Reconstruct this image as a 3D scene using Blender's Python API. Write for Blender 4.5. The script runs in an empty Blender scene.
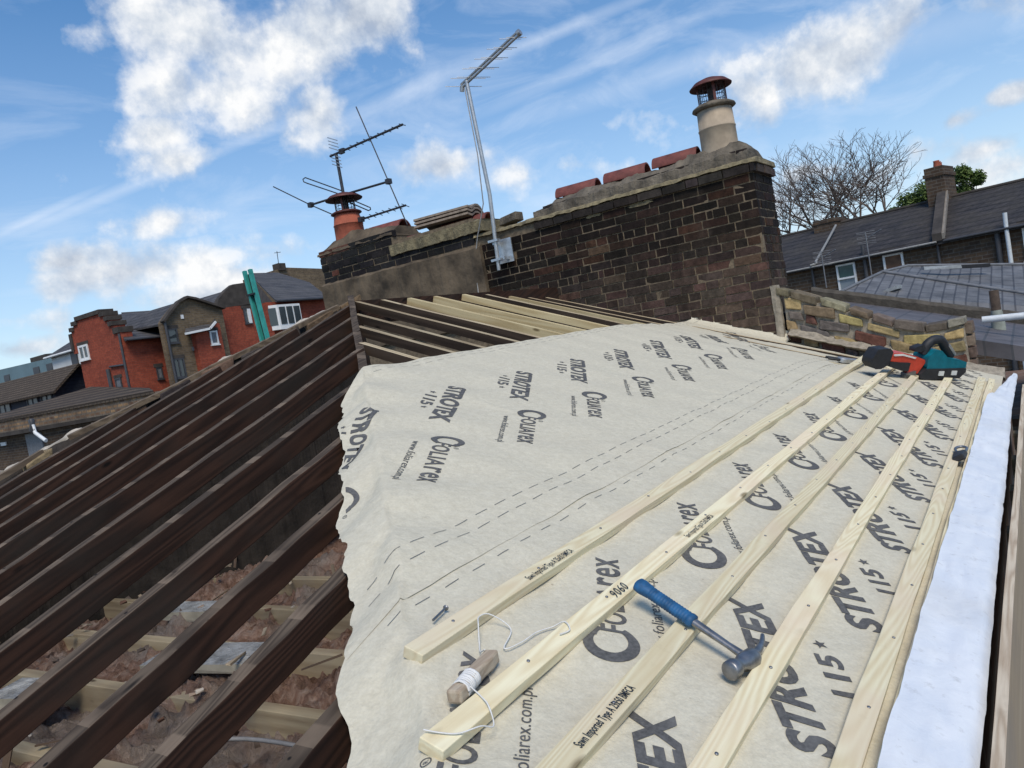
import bpy, bmesh, math, random
from mathutils import Vector, Matrix, noise
random.seed(7)
R = math.radians
scene = bpy.context.scene
COL = scene.collection
T = math.tan(R(20.2)); CP = math.cos(R(20.2)); SP = math.sin(R(20.2))   # both roof slopes pitch at 20 degrees

# ------------------------------------------------------------------ node helpers
def new_mat(name):
    m = bpy.data.materials.new(name); m.use_nodes = True
    nt = m.node_tree; b = nt.nodes['Principled BSDF']
    return m, nt, b
def nd(nt, typ, **kw):
    n = nt.nodes.new(typ)
    for k, v in kw.items():
        if k in n.inputs: 
            n.inputs[k].default_value = v
        else: setattr(n, k, v)
    return n
def lk(nt, a, b): nt.links.new(a, b)
def coords(nt, scale=(1, 1, 1), rot=(0, 0, 0), kind='Object'):
    tc = nt.nodes.new('ShaderNodeTexCoord'); mp = nt.nodes.new('ShaderNodeMapping')
    mp.inputs['Scale'].default_value = scale; mp.inputs['Rotation'].default_value = rot
    lk(nt, tc.outputs[kind], mp.inputs['Vector']); return mp.outputs[0]
def noise_n(nt, vec, scale, detail=4, rough=.55, dist=0):
    n = nt.nodes.new('ShaderNodeTexNoise'); n.inputs['Scale'].default_value = scale
    n.inputs['Detail'].default_value = detail; n.inputs['Roughness'].default_value = rough
    n.inputs['Distortion'].default_value = dist
    if vec: lk(nt, vec, n.inputs['Vector'])
    return n.outputs['Fac']
def ramp(nt, fac, stops, interp='LINEAR'):
    r = nt.nodes.new('ShaderNodeValToRGB'); cr = r.color_ramp; cr.interpolation = interp
    while len(cr.elements) < len(stops): cr.elements.new(.5)
    for e, (p, c) in zip(cr.elements, stops):
        e.position = p; e.color = (c[0], c[1], c[2], 1) if not isinstance(c, (int, float)) else (c, c, c, 1)
    lk(nt, fac, r.inputs[0]); return r.outputs[0]
def mixc(nt, a, b, fac, blend='MIX'):
    m = nt.nodes.new('ShaderNodeMix'); m.data_type = 'RGBA'; m.blend_type = blend
    for s, v in ((0, fac), (6, a), (7, b)):
        if hasattr(v, 'is_linked') or hasattr(v, 'links'): lk(nt, v, m.inputs[s])
        elif isinstance(v, (int, float)): m.inputs[s].default_value = v if s == 0 else (v, v, v, 1)
        else: m.inputs[s].default_value = (*v[:3], 1)
    return m.outputs[2]
def math_n(nt, op, a, b=None, clamp=False):
    m = nt.nodes.new('ShaderNodeMath'); m.operation = op; m.use_clamp = clamp
    for i, v in enumerate((a, b)):
        if v is None: continue
        if isinstance(v, (int, float)): m.inputs[i].default_value = v
        else: lk(nt, v, m.inputs[i])
    return m.outputs[0]
def bump(nt, b, h, strength=.3, dist=.01):
    n = nt.nodes.new('ShaderNodeBump'); n.inputs['Strength'].default_value = strength
    n.inputs['Distance'].default_value = dist
    lk(nt, h, n.inputs['Height']); lk(nt, n.outputs[0], b.inputs['Normal'])
def attr_col(nt, name='tint'):
    a = nt.nodes.new('ShaderNodeAttribute'); a.attribute_name = name; return a.outputs['Color']
def rand_id(nt):
    return nt.nodes.new('ShaderNodeObjectInfo').outputs['Random']

def simple(name, col, rough=.6, metal=0, var=.25, scale=12, bmp=.15, bdist=.004):
    m, nt, b = new_mat(name); v = coords(nt)
    n = noise_n(nt, v, scale, 6)
    lo = tuple(c * (1 - var) for c in col); hi = tuple(min(1, c * (1 + var)) for c in col)
    lk(nt, ramp(nt, n, [(.3, lo), (.7, hi)]), b.inputs['Base Color'])
    b.inputs['Roughness'].default_value = rough; b.inputs['Metallic'].default_value = metal
    if bmp: bump(nt, b, noise_n(nt, v, scale * 4, 4), bmp, bdist)
    return m

def wood(name, light, dark, axis, grain=.5, rough=.75, knots=True, stain=None, sc=1.0, rings=46.0, tilt=(0, 0, 0), marks=0):
    """sawn timber; the grain runs along the given axis of the object"""
    m, nt, b = new_mat(name)
    st = [9 * sc, 9 * sc, 9 * sc]; st[axis] = .55 * sc
    oi = nt.nodes.new('ShaderNodeObjectInfo')
    tc = nt.nodes.new('ShaderNodeTexCoord')
    add = nt.nodes.new('ShaderNodeVectorMath'); add.operation = 'ADD'
    sca = nt.nodes.new('ShaderNodeVectorMath'); sca.operation = 'SCALE'; sca.inputs[0].default_value = (13, 17, 5)
    lk(nt, oi.outputs['Random'], sca.inputs['Scale'])
    lk(nt, tc.outputs['Object'], add.inputs[0]); lk(nt, sca.outputs[0], add.inputs[1])
    m0 = nt.nodes.new('ShaderNodeMapping'); m0.inputs['Rotation'].default_value = tilt; lk(nt, add.outputs[0], m0.inputs[0])
    mp = nt.nodes.new('ShaderNodeMapping'); mp.inputs['Scale'].default_value = st
    lk(nt, m0.outputs[0], mp.inputs[0]); v = mp.outputs[0]
    base = noise_n(nt, v, .8, 2, .45, .25)
    sn = nt.nodes.new('ShaderNodeMath'); sn.operation = 'SINE'
    lk(nt, math_n(nt, 'MULTIPLY', base, float(rings)), sn.inputs[0])
    rg = math_n(nt, 'ADD', math_n(nt, 'MULTIPLY', sn.outputs[0], .5), .5)
    fine = noise_n(nt, v, 14, 3)
    fac = math_n(nt, 'ADD', math_n(nt, 'MULTIPLY', rg, grain), math_n(nt, 'MULTIPLY', fine, .5), True)
    c = ramp(nt, fac, [(.15, light), (.95, dark)])
    big = noise_n(nt, add.outputs[0], 2.6, 4)
    if stain: c = mixc(nt, c, stain, ramp(nt, big, [(.48, 0), (.7, .75)]))
    vor = nt.nodes.new('ShaderNodeTexVoronoi'); ks = [9, 9, 9]; ks[axis] = 3.2
    mk = nt.nodes.new('ShaderNodeMapping'); mk.inputs['Scale'].default_value = ks
    lk(nt, m0.outputs[0], mk.inputs[0]); lk(nt, mk.outputs[0], vor.inputs['Vector']); vor.inputs['Scale'].default_value = 1.0
    if knots:
        k = ramp(nt, vor.outputs['Distance'], [(.05, 1), (.12, 0)])
        c = mixc(nt, c, tuple(x * .45 for x in dark), k)
    gr = noise_n(nt, add.outputs[0], 7.0, 6, .7)
    c = mixc(nt, c, tuple(x*.62 for x in dark), ramp(nt, gr, [(.60, 0), (.80, .38)]))
    if marks:                                          # ghost marks where the old battens were nailed
        sx = nt.nodes.new('ShaderNodeSeparateXYZ'); lk(nt, m0.outputs[0], sx.inputs[0])
        fr = math_n(nt, 'FRACT', math_n(nt, 'DIVIDE', sx.outputs[axis], marks))
        mk_ = math_n(nt, 'MULTIPLY', ramp(nt, fr, [(0, 1), (.24, 1), (.27, 0)]), ramp(nt, noise_n(nt, add.outputs[0], 5, 4), [(.4, 0), (.6, .65)]))
        c = mixc(nt, c, tuple(min(1, x*1.7) for x in light), mk_)
        hole = nt.nodes.new('ShaderNodeTexVoronoi'); hole.inputs['Scale'].default_value = 16; lk(nt, add.outputs[0], hole.inputs['Vector'])
        c = mixc(nt, c, (.008, .006, .005), ramp(nt, hole.outputs['Distance'], [(.07, 1), (.11, 0)]))
    # each stick a little lighter or darker than the next
    hs = nt.nodes.new('ShaderNodeHueSaturation')
    lk(nt, math_n(nt, 'ADD', math_n(nt, 'MULTIPLY', oi.outputs['Random'], .35), .82), hs.inputs['Value']); lk(nt, c, hs.inputs['Color'])
    lk(nt, hs.outputs[0], b.inputs['Base Color']); b.inputs['Roughness'].default_value = rough
    b.inputs['Specular IOR Level'].default_value = .25
    bump(nt, b, fac, .25, .003)
    return m

def tinted(name, rough=.9, bscale=60, bstr=.5, bdist=.006, var=.35, stain=None, stain_rng=(.5, .72)):
    """colour read per brick or stone from the mesh, broken up with noise"""
    m, nt, b = new_mat(name); v = coords(nt)
    c = attr_col(nt)
    n = noise_n(nt, v, bscale * .35, 6, .65)
    c = mixc(nt, c, ramp(nt, n, [(.3, 1 - var), (.7, 1 + var)]), 1.0, 'MULTIPLY')
    if stain:
        s = noise_n(nt, v, 3.2, 6, .6)
        c = mixc(nt, c, stain, ramp(nt, s, [(stain_rng[0], 0), (stain_rng[1], .8)]))
    vs_ = coords(nt, (7, 7, .7)); c = mixc(nt, c, ramp(nt, noise_n(nt, vs_, 1.0, 5, .6), [(.3, .62), (.65, 1.12)]), 1.0, 'MULTIPLY')   # run-off streaks
    lk(nt, c, b.inputs['Base Color']); b.inputs['Roughness'].default_value = rough
    b.inputs['Specular IOR Level'].default_value = .2
    bump(nt, b, noise_n(nt, v, bscale, 6, .7), bstr, bdist)
    return m

def facade_brick(name, c1, c2, mortar, bw=.46, bh=.15, size=.02, rough=.9, dirt=(.05, .04, .035), dirt_amt=.5):
    """brickwork or slating for far walls and roofs: courses level, bond along the wall"""
    m, nt, b = new_mat(name)
    tc = nt.nodes.new('ShaderNodeTexCoord'); sp = nt.nodes.new('ShaderNodeSeparateXYZ'); cb = nt.nodes.new('ShaderNodeCombineXYZ')
    lk(nt, tc.outputs['Object'], sp.inputs[0])
    lk(nt, math_n(nt, 'ADD', sp.outputs[0], sp.outputs[1]), cb.inputs[0]); lk(nt, sp.outputs[2], cb.inputs[1])
    br = nt.nodes.new('ShaderNodeTexBrick'); br.inputs['Scale'].default_value = 1
    br.inputs['Brick Width'].default_value = bw; br.inputs['Row Height'].default_value = bh
    br.inputs['Mortar Size'].default_value = size; br.inputs['Bias'].default_value = 0
    br.inputs['Color1'].default_value = (*c1, 1); br.inputs['Color2'].default_value = (*c2, 1); br.inputs['Mortar'].default_value = (*mortar, 1)
    lk(nt, cb.outputs[0], br.inputs['Vector'])
    n = noise_n(nt, tc.outputs['Object'], .7, 6, .65)
    c = mixc(nt, br.outputs['Color'], dirt, ramp(nt, n, [(.42, 0), (.75, dirt_amt)]))
    n2 = noise_n(nt, tc.outputs['Object'], 6, 5, .7)
    c = mixc(nt, c, ramp(nt, n2, [(.3, .7), (.7, 1.25)]), 1.0, 'MULTIPLY')
    lk(nt, c, b.inputs['Base Color']); b.inputs['Roughness'].default_value = rough
    b.inputs['Specular IOR Level'].default_value = .2
    bump(nt, b, br.outputs['Fac'], -.4, .01)
    return m

# ------------------------------------------------------------------ mesh builder
class MB:
    def __init__(s): s.v = []; s.f = []; s.m = []; s.c = []; s.sm = []
    def add(s, verts, faces, mi=0, col=(1, 1, 1), smooth=False):
        o = len(s.v); s.v += [Vector(p) for p in verts]
        for f in faces: s.f.append([i + o for i in f]); s.m.append(mi); s.c.append(col); s.sm.append(smooth)
        return s
    def box(s, c, ax, ay, az, mi=0, col=(1, 1, 1), jit=0, top_mi=None):
        """box about c with half-axis vectors; +az face may take another material slot"""
        c, ax, ay, az = map(Vector, (c, ax, ay, az)); vs = []
        for k in (-1, 1):
            for j in (-1, 1):
                for i in (-1, 1):
                    p = c + i * ax + j * ay + k * az
                    if jit: p += Vector((random.uniform(-jit, jit), random.uniform(-jit, jit), random.uniform(-jit, jit)))
                    vs.append(p)
        fs = [(0, 2, 3, 1), (4, 5, 7, 6), (0, 1, 5, 4), (2, 6, 7, 3), (0, 4, 6, 2), (1, 3, 7, 5)]
        if ax.cross(ay).dot(az) < 0: fs = [f[::-1] for f in fs]
        s.add(vs, fs, mi, col)
        if top_mi is not None: s.m[-5] = top_mi
        return s
    def bx(s, x0, x1, y0, y1, z0, z1, mi=0, col=(1, 1, 1)):
        return s.box(((x0+x1)/2, (y0+y1)/2, (z0+z1)/2), ((x1-x0)/2, 0, 0), (0, (y1-y0)/2, 0), (0, 0, (z1-z0)/2), mi, col)
    def beam(s, a, b, w, d, up=(0, 0, 1), mi=0, top_mi=None, seg=1, wob=0, col=(1, 1, 1)):
        """square timber whose TOP centre line runs from a to b; width w, depth d below it"""
        a, b, up = Vector(a), Vector(b), Vector(up); t = (b - a).normalized()
        sd = t.cross(up).normalized(); u = sd.cross(t).normalized()
        rings = []
        for i in range(seg + 1):
            p = a.lerp(b, i / seg)
            o = Vector((0, 0, 0))
            if wob and 0 < i < seg: o = sd * random.uniform(-wob, wob) + u * random.uniform(-wob, wob) * .7
            q = p + o; ww = w * (1 + (random.uniform(-.06, .06) if wob else 0))
            rings.append([q - sd*ww/2 - u*d, q + sd*ww/2 - u*d, q + sd*ww/2*.98, q - sd*ww/2*.98])
        vs = [p for r in rings for p in r]; 
        n0 = len(s.f)
        fs = [(0, 1, 2, 3)[::-1], tuple(4*seg + k for k in (0, 1, 2, 3))]
        for i in range(seg):
            for k in range(4):
                k2 = (k + 1) % 4
                fs.append((4*i + k, 4*i + k2, 4*i + 4 + k2, 4*i + 4 + k))
        s.add(vs, fs, mi, col)
        if top_mi is not None:
            for i in range(seg): s.m[n0 + 2 + 4*i + 2] = top_mi
        return s
    def prism(s, poly, vec, mi=0, col=(1, 1, 1), mi_side=None):
        poly = [Vector(p) for p in poly]; vec = Vector(vec); n = len(poly)
        nrm = Vector((0, 0, 0))
        for i in range(n): nrm += poly[i].cross(poly[(i+1) % n])
        if nrm.dot(vec) > 0: poly = poly[::-1]
        vs = poly + [p + vec for p in poly]
        s.add(vs, [tuple(range(n)), tuple(range(2*n-1, n-1, -1))], mi, col)
        s.add(vs, [((i+1) % n, i, n+i, n+(i+1) % n) for i in range(n)], mi if mi_side is None else mi_side, col)
        return s
    def tube(s, pts, r, n=6, mi=0, col=(1, 1, 1), cap=True):
        pts = [Vector(p) for p in pts]; rr = r if isinstance(r, (list, tuple)) else [r]*len(pts)
        vs = []; ref = None
        for i, p in enumerate(pts):
            t = (pts[min(i+1, len(pts)-1)] - pts[max(i-1, 0)]).normalized()
            if ref is None: ref = Vector((0, 0, 1)) if abs(t.z) < .9 else Vector((1, 0, 0))
            a = t.cross(ref).normalized(); b = a.cross(t); ref = b
            for k in range(n):
                an = 2*math.pi*k/n; vs.append(p + rr[i]*(a*math.cos(an) + b*math.sin(an)))
        fs = []
        for i in range(len(pts)-1):
            for k in range(n): fs.append((i*n+k, (i+1)*n+k, (i+1)*n+(k+1) % n, i*n+(k+1) % n))
        s.add(vs, fs, mi, col, n > 4)
        if cap: s.add(vs, [tuple(range(n)), tuple(range(len(pts)*n-1, (len(pts)-1)*n-1, -1))], mi, col)
        return s
    def lathe(s, prof, c, n=28, mi=0, axis=(0, 0, 1), smooth=True, col=(1, 1, 1)):
        c = Vector(c); ax = Vector(axis).normalized(); a = ax.orthogonal().normalized(); b = ax.cross(a)
        vs = []
        for r, h in prof:
            for k in range(n):
                an = 2*math.pi*k/n; vs.append(c + ax*h + r*(a*math.cos(an) + b*math.sin(an)))
        fs = []
        for i in range(len(prof)-1):
            for k in range(n): fs.append((i*n+k, i*n+(k+1) % n, (i+1)*n+(k+1) % n, (i+1)*n+k))
        s.add(vs, fs, mi, col, smooth); return s
    def build(s, name, mats, parent=None, origin=None, bevel=0):
        me = bpy.data.meshes.new(name)
        if not isinstance(mats, (list, tuple)): mats = [mats]
        if parent is not None: base = world_loc(parent)
        elif origin is not None: base = Vector(origin)
        else:
            xs = [p.x for p in s.v]; ys = [p.y for p in s.v]; zs = [p.z for p in s.v]
            base = Vector(((min(xs)+max(xs))/2, (min(ys)+max(ys))/2, min(zs)))
        me.from_pydata([p - base for p in s.v], [], s.f)
        for m in mats: me.materials.append(m)
        me.polygons.foreach_set('material_index', s.m); me.polygons.foreach_set('use_smooth', s.sm)
        if any(c != (1, 1, 1) for c in s.c):
            at = me.attributes.new('tint', 'FLOAT_COLOR', 'CORNER'); buf = []
            for f, c in zip(s.f, s.c): buf += [*c, 1]*len(f)
            at.data.foreach_set('color', buf)
        me.validate(); me.update()
        o = bpy.data.objects.new(name, me); COL.objects.link(o)
        if parent is not None: o.parent = parent
        else: o.location = base
        if bevel:
            bv = o.modifiers.new('bevel', 'BEVEL'); bv.width = bevel; bv.segments = 2; bv.limit_method = 'ANGLE'; bv.angle_limit = R(40)
        return o
def world_loc(o):
    l = Vector((0, 0, 0))
    while o is not None: l += o.location; o = o.parent
    return l
def tag(o, label=None, cat=None, group=None, kind=None):
    if label: o['label'] = label
    if cat: o['category'] = cat
    if group: o['group'] = group
    if kind: o['kind'] = kind
    return o
def thing(name, loc, label, cat, group=None):
    o = bpy.data.objects.new(name, None); COL.objects.link(o); o.location = loc; o.empty_display_size = .1
    return tag(o, label, cat, group)
ORD = ['first', 'second', 'third', 'fourth', 'fifth', 'sixth', 'seventh', 'eighth', 'ninth', 'tenth', 'eleventh', 'twelfth', 'thirteenth', 'fourteenth', 'fifteenth', 'sixteenth', 'seventeenth', 'eighteenth', 'nineteenth', 'twentieth']
def fbm(x, y, z=0, o=4): return noise.fractal(Vector((x, y, z)), 1.0, 2.0, o)

# ------------------------------------------------------------------ camera
cam_d = bpy.data.cameras.new('camera'); cam = bpy.data.objects.new('camera', cam_d); COL.objects.link(cam)
cam_d.sensor_width = 36; cam_d.lens = 36*767.46/1024; cam_d.clip_start = .05; cam_d.clip_end = 3000
rt = Vector((.55006, -.81756, -.17040)); dn = Vector((-.13746, .11263, -.98408)); fw = Vector((.82374, .56472, -.05043))
mw = Matrix((( rt.x, -dn.x, -fw.x), (rt.y, -dn.y, -fw.y), (rt.z, -dn.z, -fw.z))).to_4x4()
mw.translation = Vector((-3.9172, -3.9197, -.5003)); cam.matrix_world = mw
scene.camera = cam

# ------------------------------------------------------------------ light and sky
SUN_EL, SUN_AZ = R(52), R(222)          # azimuth measured from +X towards +Y
sdir = Vector((math.cos(SUN_EL)*math.cos(SUN_AZ), math.cos(SUN_EL)*math.sin(SUN_AZ), math.sin(SUN_EL)))
sl = bpy.data.lights.new('sun', 'SUN'); sl.energy = 2.3; sl.angle = R(24); sl.color = (1, .92, .79)
so = bpy.data.objects.new('sun', sl); COL.objects.link(so); so.rotation_euler = sdir.to_track_quat('Z', 'Y').to_euler()
so.location = (0, 0, 30)

CLOUDS = [
  (0.54, 0.736, 0.408, 0.838, -0.516, -0.179, 0.079, 0.438, -0.895, 0.108, 0.053, 1.0),
  (0.629, 0.676, 0.385, 0.677, -0.719, 0.154, 0.381, 0.163, -0.91, 0.126, 0.055, 1.0),
  (0.574, 0.744, 0.34, 0.818, -0.531, -0.221, 0.017, 0.405, -0.914, 0.103, 0.047, 1.0),
  (0.683, 0.613, 0.397, 0.518, -0.79, 0.328, 0.515, -0.019, -0.857, 0.069, 0.042, 0.9),
  (0.668, 0.678, 0.307, 0.4, -0.676, 0.619, 0.627, -0.29, -0.723, 0.05, 0.036, 0.85),
  (0.541, 0.783, 0.305, 0.796, -0.595, 0.113, 0.27, 0.182, -0.945, 0.055, 0.024, 0.8),
  (0.564, 0.778, 0.277, 0.797, -0.601, 0.064, 0.216, 0.184, -0.959, 0.061, 0.022, 0.75),
  (0.483, 0.777, 0.404, 0.847, -0.531, 0.007, 0.22, 0.339, -0.915, 0.044, 0.04, 0.6),
  (0.541, 0.815, 0.21, 0.826, -0.561, 0.05, 0.159, 0.146, -0.976, 0.046, 0.016, 0.6),
  (0.506, 0.848, 0.158, 0.858, -0.513, 0.001, 0.082, 0.135, -0.987, 0.168, 0.025, 0.8),
  (0.6, 0.789, 0.129, 0.795, -0.607, 0.009, 0.086, 0.097, -0.992, 0.132, 0.027, 0.8),
  (0.445, 0.878, 0.176, 0.885, -0.462, 0.06, 0.134, 0.129, -0.983, 0.06, 0.017, 0.7),
  (0.397, 0.914, 0.087, 0.917, -0.395, -0.044, -0.006, 0.097, -0.995, 0.047, 0.017, 0.95),
  (0.397, 0.91, 0.119, 0.915, -0.383, -0.126, -0.069, 0.159, -0.985, 0.057, 0.015, 0.5),
  (0.634, 0.757, 0.159, 0.77, -0.637, -0.041, 0.07, 0.148, -0.986, 0.06, 0.015, 0.4),
  (0.786, 0.572, 0.234, 0.579, -0.814, 0.042, 0.214, 0.103, -0.971, 0.052, 0.022, 1.0),
  (0.836, 0.507, 0.208, 0.541, -0.823, -0.173, 0.084, 0.257, -0.963, 0.05, 0.02, 0.55),
  (0.89, 0.384, 0.245, 0.412, -0.908, -0.077, 0.193, 0.169, -0.967, 0.045, 0.016, 0.35),
  (0.953, 0.161, 0.258, 0.168, -0.986, -0.006, 0.253, 0.049, -0.966, 0.11, 0.048, 1.15),
  (0.942, 0.23, 0.243, 0.257, -0.963, -0.086, 0.214, 0.143, -0.966, 0.074, 0.038, 0.8),
  (0.96, 0.097, 0.262, 0.059, -0.988, 0.145, 0.272, -0.124, -0.954, 0.053, 0.043, 0.8),
  (0.986, -0.003, 0.169, 0.008, -0.997, -0.07, 0.169, 0.071, -0.983, 0.025, 0.012, 0.9),
  (0.987, 0.045, 0.157, 0.044, -0.999, 0.007, 0.158, 0.0, -0.988, 0.036, 0.013, 0.75),
  (0.993, 0.022, 0.119, 0.005, -0.991, 0.132, 0.121, -0.131, -0.984, 0.064, 0.019, 0.95),
  (0.995, 0.002, 0.098, 0.007, -0.998, -0.063, 0.097, 0.063, -0.993, 0.051, 0.03, 0.95),
  (0.969, 0.2, 0.141, 0.214, -0.973, -0.092, 0.119, 0.119, -0.986, 0.053, 0.016, 0.9),
  (0.963, 0.243, 0.119, 0.263, -0.94, -0.218, 0.058, 0.241, -0.969, 0.067, 0.036, 0.8),
  (0.984, 0.135, 0.116, 0.142, -0.988, -0.054, 0.107, 0.07, -0.992, 0.05, 0.025, 0.5),
  (0.988, 0.077, 0.134, 0.087, -0.994, -0.073, 0.128, 0.084, -0.988, 0.047, 0.022, 0.7),
  (0.874, 0.441, 0.206, 0.477, -0.858, -0.189, 0.094, 0.263, -0.96, 0.037, 0.014, 0.5),
  (0.966, -0.0, 0.258, 0.09, -0.936, -0.339, 0.241, 0.351, -0.905, 0.035, 0.013, 0.4),
]
STREAKS = [
  (0.537, 0.802, 0.261, 0.745, -0.597, 0.297, 0.394, 0.035, -0.918, 0.268, 0.007, 0.4),
  (0.831, 0.43, 0.353, 0.406, -0.903, 0.144, 0.381, 0.024, -0.924, 0.146, 0.008, 0.45),
  (0.866, 0.388, 0.317, 0.35, -0.921, 0.17, 0.357, -0.036, -0.933, 0.164, 0.01, 0.4),
  (0.9, 0.33, 0.286, 0.325, -0.943, 0.064, 0.291, 0.035, -0.956, 0.201, 0.016, 0.35),
  (0.737, 0.595, 0.32, 0.538, -0.804, 0.253, 0.408, -0.015, -0.913, 0.143, 0.011, 0.3),
  (0.964, 0.084, 0.252, 0.097, -0.994, -0.042, 0.247, 0.065, -0.967, 0.167, 0.021, 0.3),
  (0.414, 0.884, 0.218, 0.796, -0.468, 0.384, 0.441, 0.014, -0.897, 0.082, 0.006, 0.5),
]

w = bpy.data.worlds.new('World'); scene.world = w; w.use_nodes = True
nt = w.node_tree; bg = nt.nodes['Background']; BG = .1; bg.inputs['Strength'].default_value = BG
sky = nt.nodes.new('ShaderNodeTexSky'); sky.sky_type = 'NISHITA'; sky.sun_disc = False
sky.sun_elevation = SUN_EL; sky.sun_rotation = R(90) - SUN_AZ
sky.altitude = 50; sky.air_density = 1.0; sky.dust_density = .6; sky.ozone_density = 2.0
tc = nt.nodes.new('ShaderNodeTexCoord'); D = tc.outputs['Generated']
def vdot(v, c):
    n = nt.nodes.new('ShaderNodeVectorMath'); n.operation = 'DOT_PRODUCT'; lk(nt, v, n.inputs[0]); n.inputs[1].default_value = c
    return n.outputs['Value']
def blob(row):
    c, e1, e2, ra, rb, wgt = Vector(row[0:3]), Vector(row[3:6]), Vector(row[6:9]), row[9], row[10], row[11]
    q = nt.nodes.new('ShaderNodeCombineXYZ')
    lk(nt, vdot(D, e1/ra), q.inputs[0]); lk(nt, vdot(D, e2/rb), q.inputs[1])
    lk(nt, math_n(nt, 'MULTIPLY', math_n(nt, 'SUBTRACT', 1.0, vdot(D, c)), 3.0), q.inputs[2])
    ln = nt.nodes.new('ShaderNodeVectorMath'); ln.operation = 'LENGTH'; lk(nt, q.outputs[0], ln.inputs[0])
    return math_n(nt, 'MULTIPLY', math_n(nt, 'SUBTRACT', 1.25, ln.outputs['Value'], ), wgt)
F = None
for row in CLOUDS:
    bl = blob(row); F = bl if F is None else math_n(nt, 'MAXIMUM', F, bl)
F = math_n(nt, 'MAXIMUM', F, -0.6)
n1 = noise_n(nt, D, 9.5, 10, .58, 0)
# the same billows looked up a little towards the sun give the clouds a lit and a shaded side
sh = nt.nodes.new('ShaderNodeVectorMath'); sh.operation = 'ADD'; lk(nt, D, sh.inputs[0]); sh.inputs[1].default_value = sdir*.022
n2 = noise_n(nt, sh.outputs[0], 9.5, 10, .58, 0)
nbig = noise_n(nt, D, 3.1, 3, .5)
dens = math_n(nt, 'ADD', F, math_n(nt, 'MULTIPLY', math_n(nt, 'SUBTRACT', n1, .5), 3.8))
cov = ramp(nt, dens, [(.04, 0), (.28, .26), (.58, .74), (.98, 1.0)])
relief = math_n(nt, 'ADD', .62, math_n(nt, 'MULTIPLY', math_n(nt, 'SUBTRACT', n1, n2), 3.2))
relief = math_n(nt, 'SUBTRACT', relief, math_n(nt, 'MULTIPLY', math_n(nt, 'SUBTRACT', nbig, .5), 1.4), True)
CL = 1.0/BG
ccol = ramp(nt, relief, [(.12, (.40*CL, .46*CL, .56*CL)), (.52, (.60*CL, .65*CL, .72*CL)), (.92, (.86*CL, .865*CL, .87*CL))])
S = None
for row in STREAKS:
    bl = blob(row); S = bl if S is None else math_n(nt, 'MAXIMUM', S, bl)
S = math_n(nt, 'MAXIMUM', S, 0.0)
mp = nt.nodes.new('ShaderNodeMapping'); mp.inputs['Rotation'].default_value = (0, R(12), R(35)); mp.inputs['Scale'].default_value = (2.2, 7, 16)
lk(nt, D, mp.inputs[0])
ci = noise_n(nt, mp.outputs[0], 1.0, 8, .62, .6)
cirrus = math_n(nt, 'ADD', math_n(nt, 'MULTIPLY', S, math_n(nt, 'MULTIPLY', n1, 1.3)), ramp(nt, ci, [(.48, 0), (.78, .38)]), True)
sepd = nt.nodes.new('ShaderNodeSeparateXYZ'); lk(nt, D, sepd.inputs[0])
hz = ramp(nt, sepd.outputs[2], [(.0, .66), (.12, .48), (.3, .22), (.5, .05)])
skyc = nt.nodes.new('ShaderNodeHueSaturation'); skyc.inputs['Saturation'].default_value = 1.42; skyc.inputs['Value'].default_value = 1.25
lk(nt, sky.outputs[0], skyc.inputs['Color'])
c0 = mixc(nt, skyc.outputs[0], (.62*CL, .74*CL, .90*CL), hz)
c0 = mixc(nt, c0, (.74*CL, .81*CL, .92*CL), cirrus)
c0 = mixc(nt, c0, ccol, cov)
lk(nt, c0, bg.inputs['Color'])
scene.view_settings.view_transform = 'Standard'; scene.view_settings.look = 'None'
scene.view_settings.exposure = 0.2; scene.view_settings.gamma = 1.0
# ------------------------------------------------------------------ materials of the roof
m_bat = wood('treated_pine', (.77, .705, .49), (.60, .48, .28), 0, .42, .75, stain=(.70, .57, .41), rings=190)
m_new = wood('pale_new_rafter', (.60, .50, .29), (.42, .31, .15), 1, .5, .8, tilt=(R(-20.2), 0, 0))
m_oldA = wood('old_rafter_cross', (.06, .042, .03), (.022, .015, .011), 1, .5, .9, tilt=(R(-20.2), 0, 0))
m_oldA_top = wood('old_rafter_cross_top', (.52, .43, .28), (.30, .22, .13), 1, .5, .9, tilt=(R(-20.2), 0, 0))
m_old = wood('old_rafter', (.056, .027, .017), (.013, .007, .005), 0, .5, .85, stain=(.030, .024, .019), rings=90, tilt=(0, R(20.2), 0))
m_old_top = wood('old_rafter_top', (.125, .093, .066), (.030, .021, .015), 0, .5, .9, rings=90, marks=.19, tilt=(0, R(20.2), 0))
m_joist = wood('joist', (.40, .33, .215), (.24, .18, .11), 1, .5, .85, stain=(.3, .25, .18))
m_steel = simple('worn_steel', (.27, .27, .275), .42, .9, .3, 40, .2, .001)
m_galv = simple('galvanised', (.55, .57, .58), .45, .8, .2, 25, .1, .001)
m_black = simple('black_plastic', (.018, .018, .02), .55, 0, .3, 60, .2, .001)

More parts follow.
